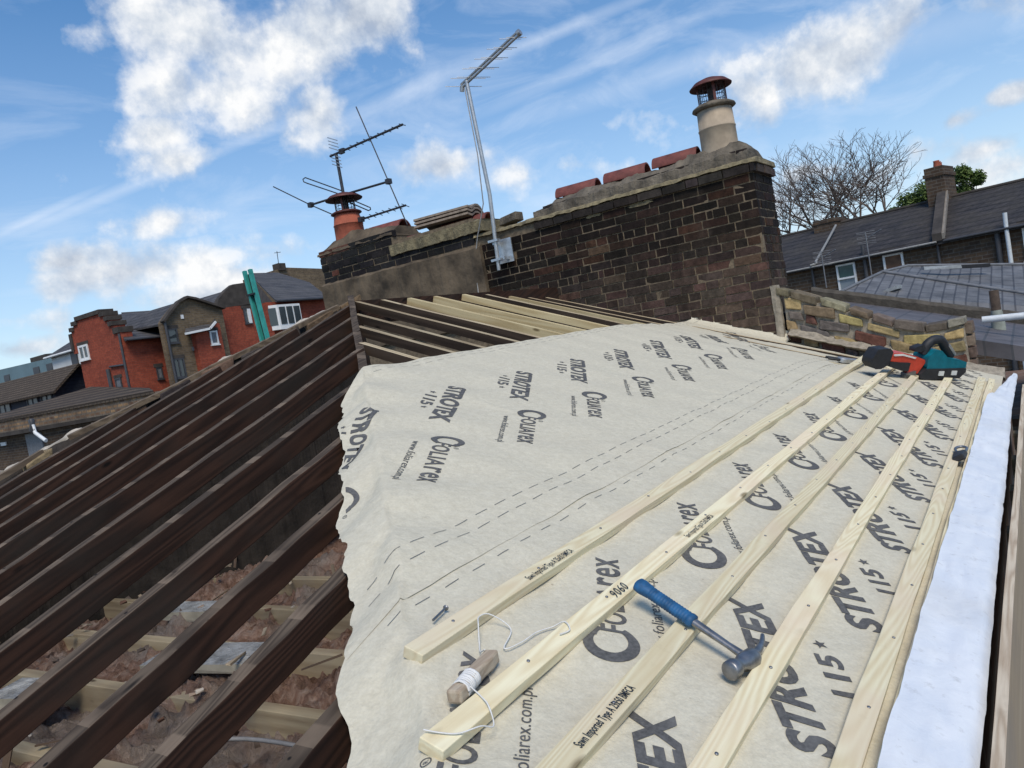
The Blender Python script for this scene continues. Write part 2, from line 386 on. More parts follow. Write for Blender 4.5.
def membrane_mat():
    m, nt, b = new_mat('breather_membrane'); v = coords(nt)
    f = noise_n(nt, v, 42, 5, .65); g = noise_n(nt, v, 3.0, 5, .6); h = noise_n(nt, v, 160, 2, .5)
    c = ramp(nt, f, [(.3, (.54, .495, .38)), (.7, (.63, .585, .46))])
    c = mixc(nt, c, (.55, .50, .39), ramp(nt, g, [(.5, 0), (.78, .45)]))
    c = mixc(nt, c, ramp(nt, h, [(.3, .95), (.7, 1.05)]), 1.0, 'MULTIPLY')
    sp = noise_n(nt, v, 48, 2, .5); c = mixc(nt, c, (.25, .19, .13), ramp(nt, sp, [(.74, 0), (.8, .5)]))
    lk(nt, c, b.inputs['Base Color']); b.inputs['Roughness'].default_value = .75; b.inputs['Specular IOR Level'].default_value = .2
    ht = math_n(nt, 'ADD', math_n(nt, 'MULTIPLY', noise_n(nt, v, 11, 6, .6, .5), 1.0), math_n(nt, 'MULTIPLY', noise_n(nt, v, 62, 3, .6), .55))
    bump(nt, b, ht, .42, .012)
    return m
m_mem = membrane_mat()
def print_mat():
    m, nt, b = new_mat('grey_print'); v = coords(nt)
    n = noise_n(nt, v, 120, 3, .6); g = noise_n(nt, v, 9, 3)
    c = ramp(nt, n, [(.3, (.06, .058, .056)), (.75, (.14, .136, .13))])
    c = mixc(nt, c, (.2, .195, .18), ramp(nt, g, [(.5, 0), (.75, .45)]))
    lk(nt, c, b.inputs['Base Color']); b.inputs['Roughness'].default_value = .8; return m
m_print = print_mat()

# ------------------------------------------------------------------ the two sheets of membrane
HN = math.sqrt(1 + 1/CP**2)                       # in-sheet hip direction
hu, hs = -1/HN, (1/CP)/HN; pu, ps = (1/CP)/HN, 1/HN
H3 = Vector((-1, -1, -T)).normalized()
NA = Vector((pu, -CP*ps, -SP*ps)); NB = Vector((-CP*ps, pu, -SP*ps))
nA = Vector((0, -SP, CP)); nB = Vector((-SP, 0, CP))
_rc = random.Random(5)
CREASE = [(_rc.uniform(-3, 2.6), _rc.uniform(1.5, 3.8), _rc.uniform(0, 3.14), _rc.choice((-1, 1))*_rc.uniform(.0015, .004)) for _ in range(90)]
def sag(u, s):
    h = .004*math.sin(2*math.pi*u/.33 + .4)*(.5 + .5*fbm(u*.7, s*.8, 1))
    h += .0055*fbm(u*1.3, s*1.6, 3, 2)
    h += .0034*fbm(u*5 + s*2.2, s*6 - u*1.5, 5, 4)
    for (cu_, cs_, an_, am_) in CREASE:                # sharp fold lines left from the roll and from kneeling
        c_, s__ = math.cos(an_), math.sin(an_); q1 = (u-cu_)*c_ + (s-cs_)*s__; q2 = -(u-cu_)*s__ + (s-cs_)*c_
        h += am_*math.exp(-abs(q2)/.014)*math.exp(-(q1/.16)**2)
    # long pulls that run from the hip into the sheet
    a = u*hu + s*hs; bb = u*pu + s*ps
    h += .009*math.exp(-max(bb, 0)*3.2)*math.sin(a*17 + 2*fbm(a*2, bb*2, 8, 2))
    k = max(0, min(1, (u - 1.3)/1.4)); h -= .075*k*k*(3-2*k)*max(0, min(1, 1 - (s - 2.9)/.5))
    if -.02 < bb < .25: h = max(h, -.010)
    return h
WALL_U = 2.86
BY = [.70, .455, .21, -.07, -.36, -.68, -1.0, -1.36, -1.745, -2.095, -2.41, -2.745, -3.08, -3.42]   # rafters of the left slope
def sheet(u, s, off=0.0):
    """a point of the sheet (u along the eaves, s down the slope) laid over slope, hip and wall foot"""
    b = u*pu + s*ps; a = u*hu + s*hs
    hgt = off + sag(u, s)
    if u > WALL_U and b > 0:                       # dressed up the brickwork at the far end
        k = u - WALL_U; P = Vector((WALL_U + min(k, .05) + .12*max(k-.05, 0), -s*CP, -s*SP + .9*k*min(1, k/.04)))
        return P + Vector((-.6, 0, .8))*hgt
    if b >= 0: return Vector((u, -s*CP, -s*SP)) + nA*hgt
    d = -b
    phi = R(13) + R(2)*math.sin(a*8.3 + .8) + R(6)*fbm(a*5.1, .3, 9, 3) + min(d, .3)*R(70)
    rr = min(d/.022, 1.0); phi *= rr
    fl = NB*math.cos(phi) - nB*math.sin(phi)
    nn = nB*math.cos(phi) + NB*math.sin(phi)
    nn = (nA*(1-rr) + nn*rr).normalized()
    P = a*H3 + fl*d + nn*hgt
    near = min(abs(P.y - q) for q in BY)            # the flap lies on the rafters and dips between them
    dip = max(0, min(1, (near - .035)/.10)); lim = P.x*T + .004 + off - .022*dip*dip*(3-2*dip)
    if P.z < lim: P.z = lim
    return P
def flap_w(a, lower):
    w_ = .165 + .018*fbm(a*2.6, 4.2, 2, 3) + .016*fbm(a*19, 2, 3, 4)
    if lower: w_ += .02
    return max(.05, w_)
def make_sheet(name, s0, s1, lift, label, lower):
    ds = .014; ns = int((s1-s0)/ds); mb = MB(); rows = []
    for j in range(ns+1):
        s = s0 + (s1-s0)*j/ns
        uh = -s*ps/pu                                  # u on the hip at this s
        a0 = uh*hu + s*hs
        fw_ = flap_w(a0, lower)
        if not lower: fw_ *= min(1, .06 + (s-s0)/.20)
        elif s < s0 + .25: fw_ *= .86 + .14*(s-s0)/.25
        ul = uh - fw_*HN/(1/CP)*1.0
        ur = WALL_U + .075 + .02*fbm(s*3, 2, 5, 2) if s < 2.35 else 2.83 + .03*fbm(s*3, 2, 5, 2)
        nl = 14; vals = [ul + (uh-ul)*i/nl for i in range(nl)]
        nu = 440; vals += [uh + (ur-uh)*(i/nu) for i in range(nu+1)]
        row = []
        for u in vals:
            e = 0
            if not lower:
                k = (s1 - s)
                if k < .05: e = .0012*math.sin(u*9)*(1-k/.05)
            row.append(sheet(u, s, lift + e))
        rows.append(row)
    n = len(rows[0]); vs = [p for r in rows for p in r]
    fs = [(j*n+i, (j+1)*n+i, (j+1)*n+i+1, j*n+i+1) for j in range(ns) for i in range(n-1)]
    mb.add(vs, fs, 0, (1, 1, 1), True)
    o = mb.build(name, m_mem, origin=(0, -s0*CP, -s0*SP)); tag(o, label, 'membrane')
    return o
up_sheet = make_sheet('roofing_membrane', 1.425, 2.905, .0022, 'pale printed roofing membrane on the upper slope, bare of battens', False)
lo_sheet = make_sheet('roofing_membrane', 2.74, 3.93, 0, 'pale printed roofing membrane under the battens on the lower slope', True)

# lettering: flat type bent over the sheet
def type_mesh(text, size, shear=0, bold=.0, spacing=1.0, sx=1.0):
    cu = bpy.data.curves.new('type', 'FONT'); cu.body = text; cu.size = size; cu.shear = shear; cu.offset = bold*size
    cu.space_character = spacing; cu.resolution_u = 4
    ob = bpy.data.objects.new('type', cu); COL.objects.link(ob)
    bpy.context.view_layer.update()
    me = bpy.data.meshes.new_from_object(ob.evaluated_get(bpy.context.evaluated_depsgraph_get()))
    vs = [(v.co.x*sx, v.co.y) for v in me.vertices]; fs = [tuple(p.vertices) for p in me.polygons]
    bpy.data.objects.remove(ob); bpy.data.curves.remove(cu); bpy.data.meshes.remove(me)
    x0 = min(v[0] for v in vs); vs = [(x-x0, y) for x, y in vs]
    return vs, fs
def fit(tm, width=None, height=None):
    vs, fs = tm; w0 = max(v[0] for v in vs); h0 = max(v[1] for v in vs)
    kx = width/w0 if width else 1; ky = height/h0 if height else kx
    if not width: kx = ky
    return [(x*kx, y*ky) for x, y in vs], fs
def join(*tms):
    V, Fc = [], []
    for (vs, fs), dx, dy in tms:
        o = len(V); V += [(x+dx, y+dy) for x, y in vs]; Fc += [tuple(i+o for i in f) for f in fs]
    return V, Fc
def band(pts, ws):
    V, Fc = [], []
    for i, (x, y) in enumerate(pts):
        x0, y0 = pts[max(i-1, 0)]; x1, y1 = pts[min(i+1, len(pts)-1)]
        l = math.hypot(x1-x0, y1-y0); nx, ny = -(y1-y0)/l, (x1-x0)/l
        V += [(x+nx*ws[i]/2, y+ny*ws[i]/2), (x-nx*ws[i]/2, y-ny*ws[i]/2)]
    return V, [(2*i, 2*i+1, 2*i+3, 2*i+2) for i in range(len(pts)-1)]
def star(r):
    V = [(r*(1 if k % 2 == 0 else .42)*math.sin(k*math.pi/5), r*(1 if k % 2 == 0 else .42)*math.cos(k*math.pi/5)) for k in range(10)]
    return [(x+r, y+r) for x, y in V] + [(r, r)], [(k, 10, (k+1) % 10) for k in range(10)]
strotex = fit(type_mesh('STROTEX', 1, .18, .042, 1.06), .562, .080)
d115 = fit(type_mesh('115', 1, .1, .034, 1.06), .140, .050)
grade = join((star(.017), 0, .006), (d115, .062, 0), (star(.017), .225, .006))
sw_p, sw_w = [], []
for i in range(25):                                  # the swoosh that opens the maker's mark
    an = R(62 + i*11.2); r_ = .047 + .004*math.sin(i*.26)
    sw_p.append((.056 + r_*math.cos(an)*1.12, .032 + r_*math.sin(an)*1.05)); sw_w.append(.015 + .014*math.sin(math.pi*(i+2)/27))
swoosh = band(sw_p, sw_w)
hook = band([(.076, .074), (.090, .072), (.101, .064), (.104, .052)], [.018, .021, .019, .006])
foli = fit(type_mesh('FOLIA', 1, .06, .016, 1.06),   .200, .060)
rex = fit(type_mesh('rex', 1, .06, .014, 1.12), .132, .058)
ring = band([(.008*math.cos(R(k*30)), .008*math.sin(R(k*30))) for k in range(13)], [.002]*13)
rmark = fit(type_mesh('R', 1), None, .008)
mark = join((swoosh, 0, 0), (hook, 0, 0), (foli, .092, -.004), (rex, .302, -.004), (ring, .128, .074), (rmark, .125, .070))
web = fit(type_mesh('www.foliarex.com.pl', 1, .0, .0, 1.05), .335, None)
def lay(mb, tm, u0, s0, ang, lift):
    bm = bmesh.new(); vs, fs = tm
    bv = [bm.verts.new((x, y, 0)) for x, y in vs]
    for f in fs:
        try: bm.faces.new([bv[i] for i in f])
        except ValueError: pass
    bmesh.ops.triangulate(bm, faces=bm.faces[:])
    for _ in range(3):
        es = [e for e in bm.edges if e.calc_length() > .035]
        if not es: break
        bmesh.ops.subdivide_edges(bm, edges=es, cuts=1); bmesh.ops.triangulate(bm, faces=bm.faces[:])
    c, s_ = math.cos(ang), math.sin(ang); bm.verts.index_update(); P = []; uvs = []
    for v in bm.verts:
        u = u0 + v.co.x*c - v.co.y*s_; s = s0 - (v.co.x*s_ + v.co.y*c)
        uvs.append((u, s)); P.append(sheet(u, s, lift))
    # ink only lies where there is sheet
    ok = []
    for f in bm.faces:
        good = True
        for v in f.verts:
            u, s = uvs[v.index]
            if u*pu + s*ps < -.155 or u > 2.96: good = False
        if good: ok.append([v.index for v in f.verts])
    mb.add(P, ok, 0, (1, 1, 1), True); bm.free()
mu = MB(); ml = MB(); PU = .56; L_UP = .0022 + .0018; L_LO = .0018
for k in range(-2, 8):
    du = PU*k
    lay(mu, strotex, -1.225 + du, 1.850, R(-150), L_UP)
    lay(mu, grade, -1.38 + du, 1.853, R(-150), L_UP)
    lay(mu, mark, -1.815 + du, 2.270, R(-150), L_UP)
    lay(mu, web, -1.955 + du, 2.262, R(-150), L_UP)
for k in range(-2, 10):
    du = PU*k
    lay(ml, strotex, -2.605 + du, 3.792, R(30), L_LO)
    lay(ml, grade, -2.425 + du, 3.820, R(30), L_LO)
    lay(ml, mark, -2.590 + du, 3.386, R(30), L_LO)
    lay(ml, web, -2.52 + du, 3.448, R(30), L_LO)
def dashes(mb, s, lift, ln, gap, u0, u1, ph=0, num=None):
    u = u0 + ph; i = 0
    while u < u1:
        st = [sheet(u + ln*q/3, s + .0009, lift) for q in range(4)] + [sheet(u + ln*q/3, s - .0009, lift) for q in range(4)]
        mb.add(st, [(q, q+1, q+5, q+4) for q in range(3)])
        u += ln + gap; i += 1
dashes(mu, 2.805, L_UP, .055, .038, -2.78, 2.9); dashes(mu, 2.752, L_UP, .055, .038, -2.76, 2.9, .04)
dashes(mu, 1.50, L_UP, .055, .038, -1.35, 2.9); dashes(mu, 1.455, L_UP, .055, .038, -1.35, 2.9, .04)
dashes(ml, 2.935, L_LO, .05, .055, -2.85, 2.8, .02)
mu.build('printed_lettering', m_print, up_sheet); ml.build('printed_lettering', m_print, lo_sheet)

# ------------------------------------------------------------------ battens
BW, BH = .048, .025
bat = [(-2.869, -2.895, 2.50, 'topmost pale timber batten, its sawn end short of the white cord'),
       (-3.042, -3.065, 2.42, 'second pale batten from the top with the cord-wound peg against its notched end'),
       (-3.208, -3.42, 2.35, 'third pale batten from the top that carries the hammer handle'),
       (-3.382, -3.45, 2.30, 'fourth pale batten from the top, beside the hammer head'),
       (-3.556, -3.45, 2.36, 'wide pale batten second from the eaves with oval knots and the little black clamp'),
       (-3.617, -3.45, 2.40, 'lowest batten, a yellowish strip half under the white eaves felt')]
stamp = fit(type_mesh('Sawn Imported Type A 25x50 BMFCA', 1, 0, .01, 1.05), .21, .017)
scrawl = fit(type_mesh('9060', 1, .5, 0, 1.2), .07, .026)
def ink_on(mb, tm, x, y, flip=False):
    sgn = -1 if flip else 1; vs, fs = tm
    P = [Vector((x + sgn*px_, y + sgn*py_*CP, 0)) for px_, py_ in vs]
    P = [Vector((p.x, p.y, p.y*T + (BH + .0022)/CP)) for p in P]
    mb.add(P, fs)
for i, (y, x0, x1, lab) in enumerate(bat):
    bwid = BW if i < 5 else .040
    yc = y - bwid*CP/2 + BH*SP*0
    a = Vector((x0, yc, yc*T + BH/CP)); b_ = Vector((x1, yc + (.018 if i == 0 else .0), (yc + (.018 if i == 0 else 0))*T + BH/CP))
    mb = MB().beam(a, b_, bwid, BH, nA, seg=22, wob=.0016)
    o = mb.build('timber_batten', m_bat, bevel=.002)
    tag(o, lab, 'batten', 'battens nailed along the lower slope')
    nl = MB()
    for k in range(17):
        xx = -3.1 + k*.33 + .01*random.random()
        if x0 + .03 < xx < x1: 
            c = Vector((xx, yc + random.uniform(-.008, .008), 0)); c.z = c.y*T + (BH + .0012)/CP
            nl.lathe([(0.0001, .001), (.0035, .0008), (.0035, -.001)], c, 8, axis=nA)
    nl.build('nail_head', m_steel, o)['kind'] = 'stuff'
    ik = MB()
    if i == 0: ink_on(ik, stamp, -2.50, -2.905)
    if i == 1: ink_on(ik, stamp, -1.97, -3.079)
    if i == 2: ink_on(ik, stamp, -2.91, -3.242)
    if ik.v: ik.build('grade_stamp', m_black, o)
    if i == 1:
        ik = MB(); ink_on(ik, scrawl, -2.42, -3.079); ik.build('pencilled_number', m_black, o)

# ------------------------------------------------------------------ rafters
ax = [-3.2, -2.87, -2.54, -2.2, -1.88, -1.55, -1.23, -.92, -.605, -.326, .036, .30, .598, .912, 1.291, 1.62, 1.985, 2.30, 2.62]
new_ = {.598: 1, .912: 1, 1.291: 1, 1.985: 1}
tone = {-.92: 1, -.605: 1, -.326: 1, .036: 1}
vis = [x for x in ax if x > -1.0]
for x in ax:
    y0 = min(0, x) - (.02 if x > -.95 else .08)
    if x >= 0: y0 = -.02
    w_ = .046; d = .052; kk = max(0, min(1, (x-1.25)/1.4)); yd = .088*kk*kk*(3-2*kk) + (.012 if x < -.95 else 0)
    a = Vector((x, y0, y0*T - .004 - yd)); b_ = Vector((x, -3.742, -3.742*T - .012 - yd*.4))
    if x in new_:
        o = MB().beam(a, b_, w_, d, nA, seg=8, wob=.002).build('rafter', [m_new]); kind_ = 'new pale rafter'
        n_ = [q for q in vis if q in new_].index(x); lab = 'new pale rafter on the right slope, %s new one from the hip' % ORD[n_]
    else:
        mats = [m_oldA, m_oldA_top]
        o = MB().beam(a, b_, w_, d, nA, 0, 1, 8, .003).build('rafter', mats)
        n_ = sum(1 for q in vis if q not in new_ and q < x)
        lab = 'old brown rafter on the right slope, %s old one from the hip end' % ORD[n_] if x in vis else 'old rafter hidden under the membrane'
    tag(o, lab, 'rafter', 'rafters of the right slope' if x in vis else 'rafters hidden under the membrane')
by = BY
for i, y in enumerate(by):
    xt = y - (.03 if y > -1.1 else .085) if y < 0 else -(y - .05)/.52 - .06
    ytop = y if y > -.3 else y + .0
    a = Vector((-3.72, y, -3.72*T - .004)); b_ = Vector((xt, ytop - .035*(1 if y < -.1 else 0) + (0 if y > -.1 else 0.0), xt*T - (.004 if y > -1.1 else .014)))
    wid = .050 if i < 7 else .053
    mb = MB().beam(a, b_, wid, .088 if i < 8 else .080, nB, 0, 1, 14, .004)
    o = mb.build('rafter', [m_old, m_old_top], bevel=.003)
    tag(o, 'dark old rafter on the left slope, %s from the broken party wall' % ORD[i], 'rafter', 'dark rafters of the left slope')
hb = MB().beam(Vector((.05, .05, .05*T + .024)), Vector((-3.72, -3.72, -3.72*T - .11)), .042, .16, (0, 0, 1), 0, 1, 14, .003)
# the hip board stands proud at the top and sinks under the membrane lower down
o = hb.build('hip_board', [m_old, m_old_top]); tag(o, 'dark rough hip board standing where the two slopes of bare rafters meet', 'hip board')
o = MB().beam(Vector((.07, .02, -.004)), Vector((2.9, .02, -.004)), .035, .17, (0, 0, 1), 0, 0, 10, .003).build('ridge_board', [m_old])
tag(o, 'dark ridge board at the foot of the brick chimney wall where the rafters end', 'ridge board')

# ------------------------------------------------------------------ loft seen between the rafters
def jitc0(r, c): k = r.uniform(.65, 1.3); return tuple(min(1, q*k) for q in c)
m_rub, _nt, _b = new_mat('rubble_bits'); lk(_nt, attr_col(_nt), _b.inputs['Base Color']); _b.inputs['Roughness'].default_value = .95
def insul():
    m, nt, b = new_mat('mineral_wool'); v = coords(nt)
    f = noise_n(nt, v, 7, 8, .7, 1.2); g = noise_n(nt, v, 2.2, 3)
    c = ramp(nt, f, [(.3, (.10, .055, .038)), (.5, (.33, .205, .15)), (.7, (.56, .43, .35))])
    c = mixc(nt, c, (.30, .28, .25), ramp(nt, g, [(.5, 0), (.65, .6)]))
    lk(nt, c, b.inputs['Base Color']); b.inputs['Roughness'].default_value = 1; b.inputs['Specular IOR Level'].default_value = .05
    bump(nt, b, noise_n(nt, v, 30, 8, .75, 1.5), 1.0, .03); return m
m_ins = insul()
mb = MB(); N = 230; x0, x1, y0, y1 = -3.68, .9, -3.6, .95; vs = []
for j in range(N+1):
    for i in range(N+1):
        x = x0 + (x1-x0)*i/N; y = y0 + (y1-y0)*j/N
        z = -1.70 + .12*fbm(x*2.2, y*2.2, 1, 3) + .085*abs(fbm(x*6 + fbm(x*3, y*3)*2.5, y*6 + fbm(y*4, x*4)*2, 4, 3)) + .035*fbm(x*20, y*20, 6, 3)
        vs.append((x, y, z))
mb.add(vs, [(j*(N+1)+i, j*(N+1)+i+1, (j+1)*(N+1)+i+1, (j+1)*(N+1)+i) for j in range(N) for i in range(N)], 0, (1, 1, 1), True)
tag(mb.build('loft_insulation', m_ins), 'tumbled brown mineral wool insulation lying between the loft joists', 'insulation', kind='stuff')
JX = [-3.25, -2.80, -2.36, -1.93, -1.50, -1.08]
JL = ['nearest pale loft joist below the dark rafters', 'second nearest pale loft joist, dusted with plaster', 'third nearest pale loft joist, beside the silver foil board', 'fourth nearest pale loft joist, under the middle of the dark rafters', 'fifth nearest pale loft joist, just behind the silver foil board', 'farthest pale loft joist seen deep between the dark rafters']
for i, x in enumerate(JX):
    o = MB().beam((x - .10, .9, -1.61), (x + .16, -3.5, -1.61), .058, .16, (0, 0, 1), seg=6, wob=.004).build('loft_joist', m_joist, bevel=.003)
    tag(o, JL[i], 'joist', 'loft joists')
m_foil = simple('foil_facing', (.42, .42, .40), .5, .2, .5, 16, .9, .02)
m_foam = simple('foam_edge', (.38, .34, .26), .9)
for (cx, cy, an, hx, hy, lab) in [(-2.12, -.95, 12, .10, .30, 'silver foil-faced insulation board between the dark rafters'), (-1.72, -.15, 9, .07, .20, 'smaller dull foil board deeper in the loft under the upper dark rafters'), (-2.58, -.35, 14, .09, .15, 'pale plasterboard scrap resting on the loft joists')]:
    c, s_ = math.cos(R(an)), math.sin(R(an))
    mb = MB().box((cx, cy, -1.575), (hx*c, hx*s_, .004), (-hy*s_, hy*c, 0), (0, 0, .022), 1, top_mi=0, jit=.006)
    tag(mb.build('insulation_board', [m_foil, m_foam]), lab, 'insulation board')
rng = random.Random(21); mb = MB()
for k in range(260):                                 # broken plaster, lath ends and dust on the wool
    x, y = rng.uniform(-3.5, -.5), rng.uniform(-3.2, .8); z = -1.585 + .07*fbm(x*2.2, y*2.2, 1, 3) + rng.uniform(-.03, .02)
    d = Vector((rng.gauss(0, 1), rng.gauss(0, 1), rng.gauss(0, .25))).normalized(); e = d.cross(Vector((rng.gauss(0, .3), rng.gauss(0, .3), 1))).normalized(); n_ = d.cross(e)
    if rng.random() < .38: mb.box((x, y, z), d*rng.uniform(.03, .12), e*.008, n_*.003, 0, jitc0(rng, rng.choice([(.30, .23, .15), (.14, .095, .065), (.38, .31, .22)])), .003)
    else:
        r_ = rng.uniform(.003, .013); mb.box((x, y, z), d*r_*1.4, e*r_, n_*r_*.5, 0, jitc0(rng, rng.choice([(.36, .32, .27), (.27, .2, .15), (.15, .08, .055), (.1, .08, .07)])), r_*.35)
tag(mb.build('loft_rubble', m_rub), 'broken plaster and lath ends scattered on the brown loft insulation', 'rubble', kind='stuff')
m_cable = simple('grey_cable', (.26, .25, .24), .6)
mb = MB().tube([(-2.62 + .25*t + .03*math.sin(t*6), -1.55 - 1.3*t + .08*math.sin(t*9), -1.60 + .02*math.sin(t*7)) for t in [k/24 for k in range(25)]], .007, 6)
tag(mb.build('loft_cable', m_cable), 'grey cable lying across the brown loft insulation', 'cable')

# the building that carries the roof
m_wallb = facade_brick('old_stock_brick', (.20, .12, .08), (.12, .075, .055), (.2, .17, .14))
mb = MB()
mb.bx(-3.74, 2.93, -3.70, -3.55, -8.2, -1.56); mb.bx(-3.74, -3.60, -3.55, .80, -8.2, -1.56); mb.bx(-3.60, 2.90, -3.55, .80, -1.95, -1.85)
tag(mb.build('back_addition_walls', m_wallb), 'old brick walls of the back addition that carry the half stripped roof', 'house walls')
# ------------------------------------------------------------------ brickwork helper
m_brick = tinted('weathered_brick', .9, 55, .7, .008, .4)
m_sooty = tinted('sooty_brick', .88, 55, .7, .008, .4, (.085, .064, .05), (.60, .9))
m_mortar = simple('lime_mortar', (.30, .26, .20), .95, 0, .35, 22, .6, .01)
m_darkmortar = simple('grimy_mortar', (.165, .125, .08), .95, 0, .4, 22, .6, .01)
m_render = simple('cement_render', (.105, .078, .05), .95, 0, .7, 4, .6, .015)
m_haunch = simple('weathered_haunching', (.125, .105, .078), .95, 0, .5, 8, .8, .02)
m_lichen = simple('lichen_stone', (.20, .165, .095), .95, 0, .5, 14, .7, .015)
def jitc(c, v=.25):
    k = 1 + random.uniform(-v, v); return tuple(max(.004, min(1, q*k*(1 + random.uniform(-.07, .07)))) for q in c)
def brick_face(mb, O, e, n, s0, s1, z0, z1, ch, bl, colf, mj=.011, inside=None, jit=.0022, tilt=0.0, depth=.06, mi=0):
    """courses of single bricks on a wall face: O origin, e along, n outward"""
    O, e, n = Vector(O), Vector(e), Vector(n); up = Vector((0, 0, 1)); k = 0; z = z0
    while z < z1 - ch*.3:
        header = (k % 4 == 3); L = bl/2 if header else bl
        s = s0 - (random.uniform(.2, .8) if k % 2 else .05)*L
        while s < s1:
            l = L*random.uniform(.95, 1.06) if random.random() > .12 else L*.5
            a, b = max(s, s0), min(s + l - mj, s1)
            if b - a > .03:
                cs, cz = (a+b)/2, z + ch/2
                if inside is None or inside(cs, cz):
                    pr = random.uniform(-.004, .006)
                    c = O + e*cs + up*(cz + tilt*cs) + n*(pr - depth/2)
                    mb.box(c, e*(b-a)/2, n*depth/2, up*(ch - mj)/2, mi, colf(cs, cz), jit)
            s += l
        z += ch; k += 1
def lump(mb, rows, mi=0, amp=.012, col=(1, 1, 1)):
    """closed rough ridge: rows of cross-sections (same count), displaced by noise"""
    n = len(rows[0]); vs = []
    for r in rows:
        for p in r:
            p = Vector(p); q = p*9; vs.append(p + Vector((fbm(q.x, q.y, q.z, 5), fbm(q.y, q.z, q.x + 3, 5), fbm(q.z, q.x, q.y + 7, 5)))*amp)
    fs = [(i*n+k, (i+1)*n+k, (i+1)*n+(k+1) % n, i*n+(k+1) % n) for i in range(len(rows)-1) for k in range(n)]
    mb.add(vs, fs, mi, col, False)
    mb.add(vs, [tuple(range(n))[::-1], tuple(range((len(rows)-1)*n, len(rows)*n))], mi, col)

# ------------------------------------------------------------------ chimney wall
WX = 2.93
ch = thing('chimney_wall', (WX, .5, -1.2), 'long sooty brick chimney wall across the end of the roof with two round flue pots', 'chimney')
mb = MB(); core = MB()
def c_right(s, z):
    y = -s
    r = random.random()
    c = (.017, .012, .009) if r < .6 else (.030, .017, .012) if r < .88 else (.055, .026, .016) if r < .97 else (.09, .062, .038)
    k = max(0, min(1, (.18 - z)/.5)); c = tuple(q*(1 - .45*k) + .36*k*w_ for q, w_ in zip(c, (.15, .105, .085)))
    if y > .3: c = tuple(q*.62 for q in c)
    return jitc(c, .35)
def c_left(s, z):
    c = (.020, .018, .018) if random.random() < .9 else (.14, .06, .04)
    return jitc(c, .4)
CH, BL = .0775, .236
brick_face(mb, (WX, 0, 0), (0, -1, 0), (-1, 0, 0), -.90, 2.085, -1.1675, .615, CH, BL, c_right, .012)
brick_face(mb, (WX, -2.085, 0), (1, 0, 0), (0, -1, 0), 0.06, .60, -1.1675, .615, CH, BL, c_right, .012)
brick_face(mb, (WX - .02, 0, 0), (0, -1, 0), (-1, 0, 0), -3.30, -.93, .63, .84, .078, .245, c_left, .012)
brick_face(mb, (WX - .02, 0, 0), (0, -1, 0), (-1, 0, 0), -3.32, -2.06, .80, 1.06, .085, .27, c_left, inside=lambda s, z: z < 1.03 - .05*max(0, (-2.55 + 0 - s)) if False else True)
brick_face(mb, (WX - .02, 3.32, 0), (1, 0, 0), (0, 1, 0), .04, .6, .2, 1.04, .078, .245, c_left, .012)
for zz, s0_, s1_ in [(.615, -.15, 2.11)]:           # projecting course under the capping
    brick_face(mb, (WX - .03, 0, 0), (0, -1, 0), (-1, 0, 0), s0_, s1_, zz, zz + CH*.9, CH, BL, lambda s, z: jitc((.035, .028, .024), .3))
    brick_face(mb, (WX - .03, -2.12, 0), (1, 0, 0), (0, -1, 0), .07, .66, zz, zz + CH*.9, CH, BL, lambda s, z: jitc((.06, .045, .038), .3))
brick_face(mb, (WX + .05, 0, 0), (0, -1, 0), (-1, 0, 0), -.06, 2.05, .765, .845, CH, BL, lambda s, z: jitc((.035, .028, .024), .3))
mb.build('brickwork', m_sooty, ch)
core.bx(WX + .005, WX + .60, -2.08, .93, -1.6, .70); core.bx(WX - .015, WX + .52, .93, 3.31, -1.6, .92); core.bx(WX - .012, WX + .52, 2.08, 3.31, .92, 1.04)
core.build('mortar_core', m_darkmortar, ch)
mb = MB()                                            # pale fillet along the top, and the rough haunching over it
rows = []
for k in range(200):
    y = .92 - 3.05*k/199; w0 = .012 + .008*fbm(y*4, 1)
    rows.append([(WX - .022 - w0, y, .70), (WX - .012 - w0, y, .725), (WX + .03, y, .745), (WX + .62, y, .745), (WX + .64, y, .70)])
lump(mb, rows, 0, .012); mb.build('capping_fillet', m_lichen, ch)
mb = MB(); rows = []
for k in range(170):
    y = .16 - 2.22*k/169; f = min(1, (.16 - y)/.22); e = min(1, (y + 2.06)/.12 + .35)
    tz = .80 + (.105 + .03*fbm(y*3, 5) + (.035 if abs(y + 1.78) < .3 else 0))*f*e
    rows.append([(WX + .01, y, .72), (WX + .03, y, .79 + .03*f), (WX + .15, y, tz), (WX + .36, y, tz), (WX + .54, y, .80), (WX + .58, y, .72)])
lump(mb, rows, 0, .02); mb.build('haunching', m_haunch, ch)
mb = MB(); rows = []
for k in range(120):
    y = 2.12 - 1.34*k/119
    rows.append([(WX - .05, y, .755), (WX - .055, y, .875), (WX + .02, y, .89), (WX + .5, y, .90), (WX + .5, y, .755)])
lump(mb, rows, 0, .012); mb.build('concrete_slab', m_lichen, ch)
mb = MB(); rows = []
for k in range(150):
    y = 3.335 - 2.48*k/149; b_ = .205 if y > .95 else .3
    t_ = .63 - .012*(3.3 - y)
    rows.append([(WX - .055, y, b_ - .45), (WX - .06, y, t_ - .01), (WX - .02, y, t_ + .02), (WX + .1, y, t_ + .02), (WX + .1, y, b_ - .45)])
lump(mb, rows, 0, .010); mb.build('cement_render', m_render, ch)
mb = MB(); rows = []
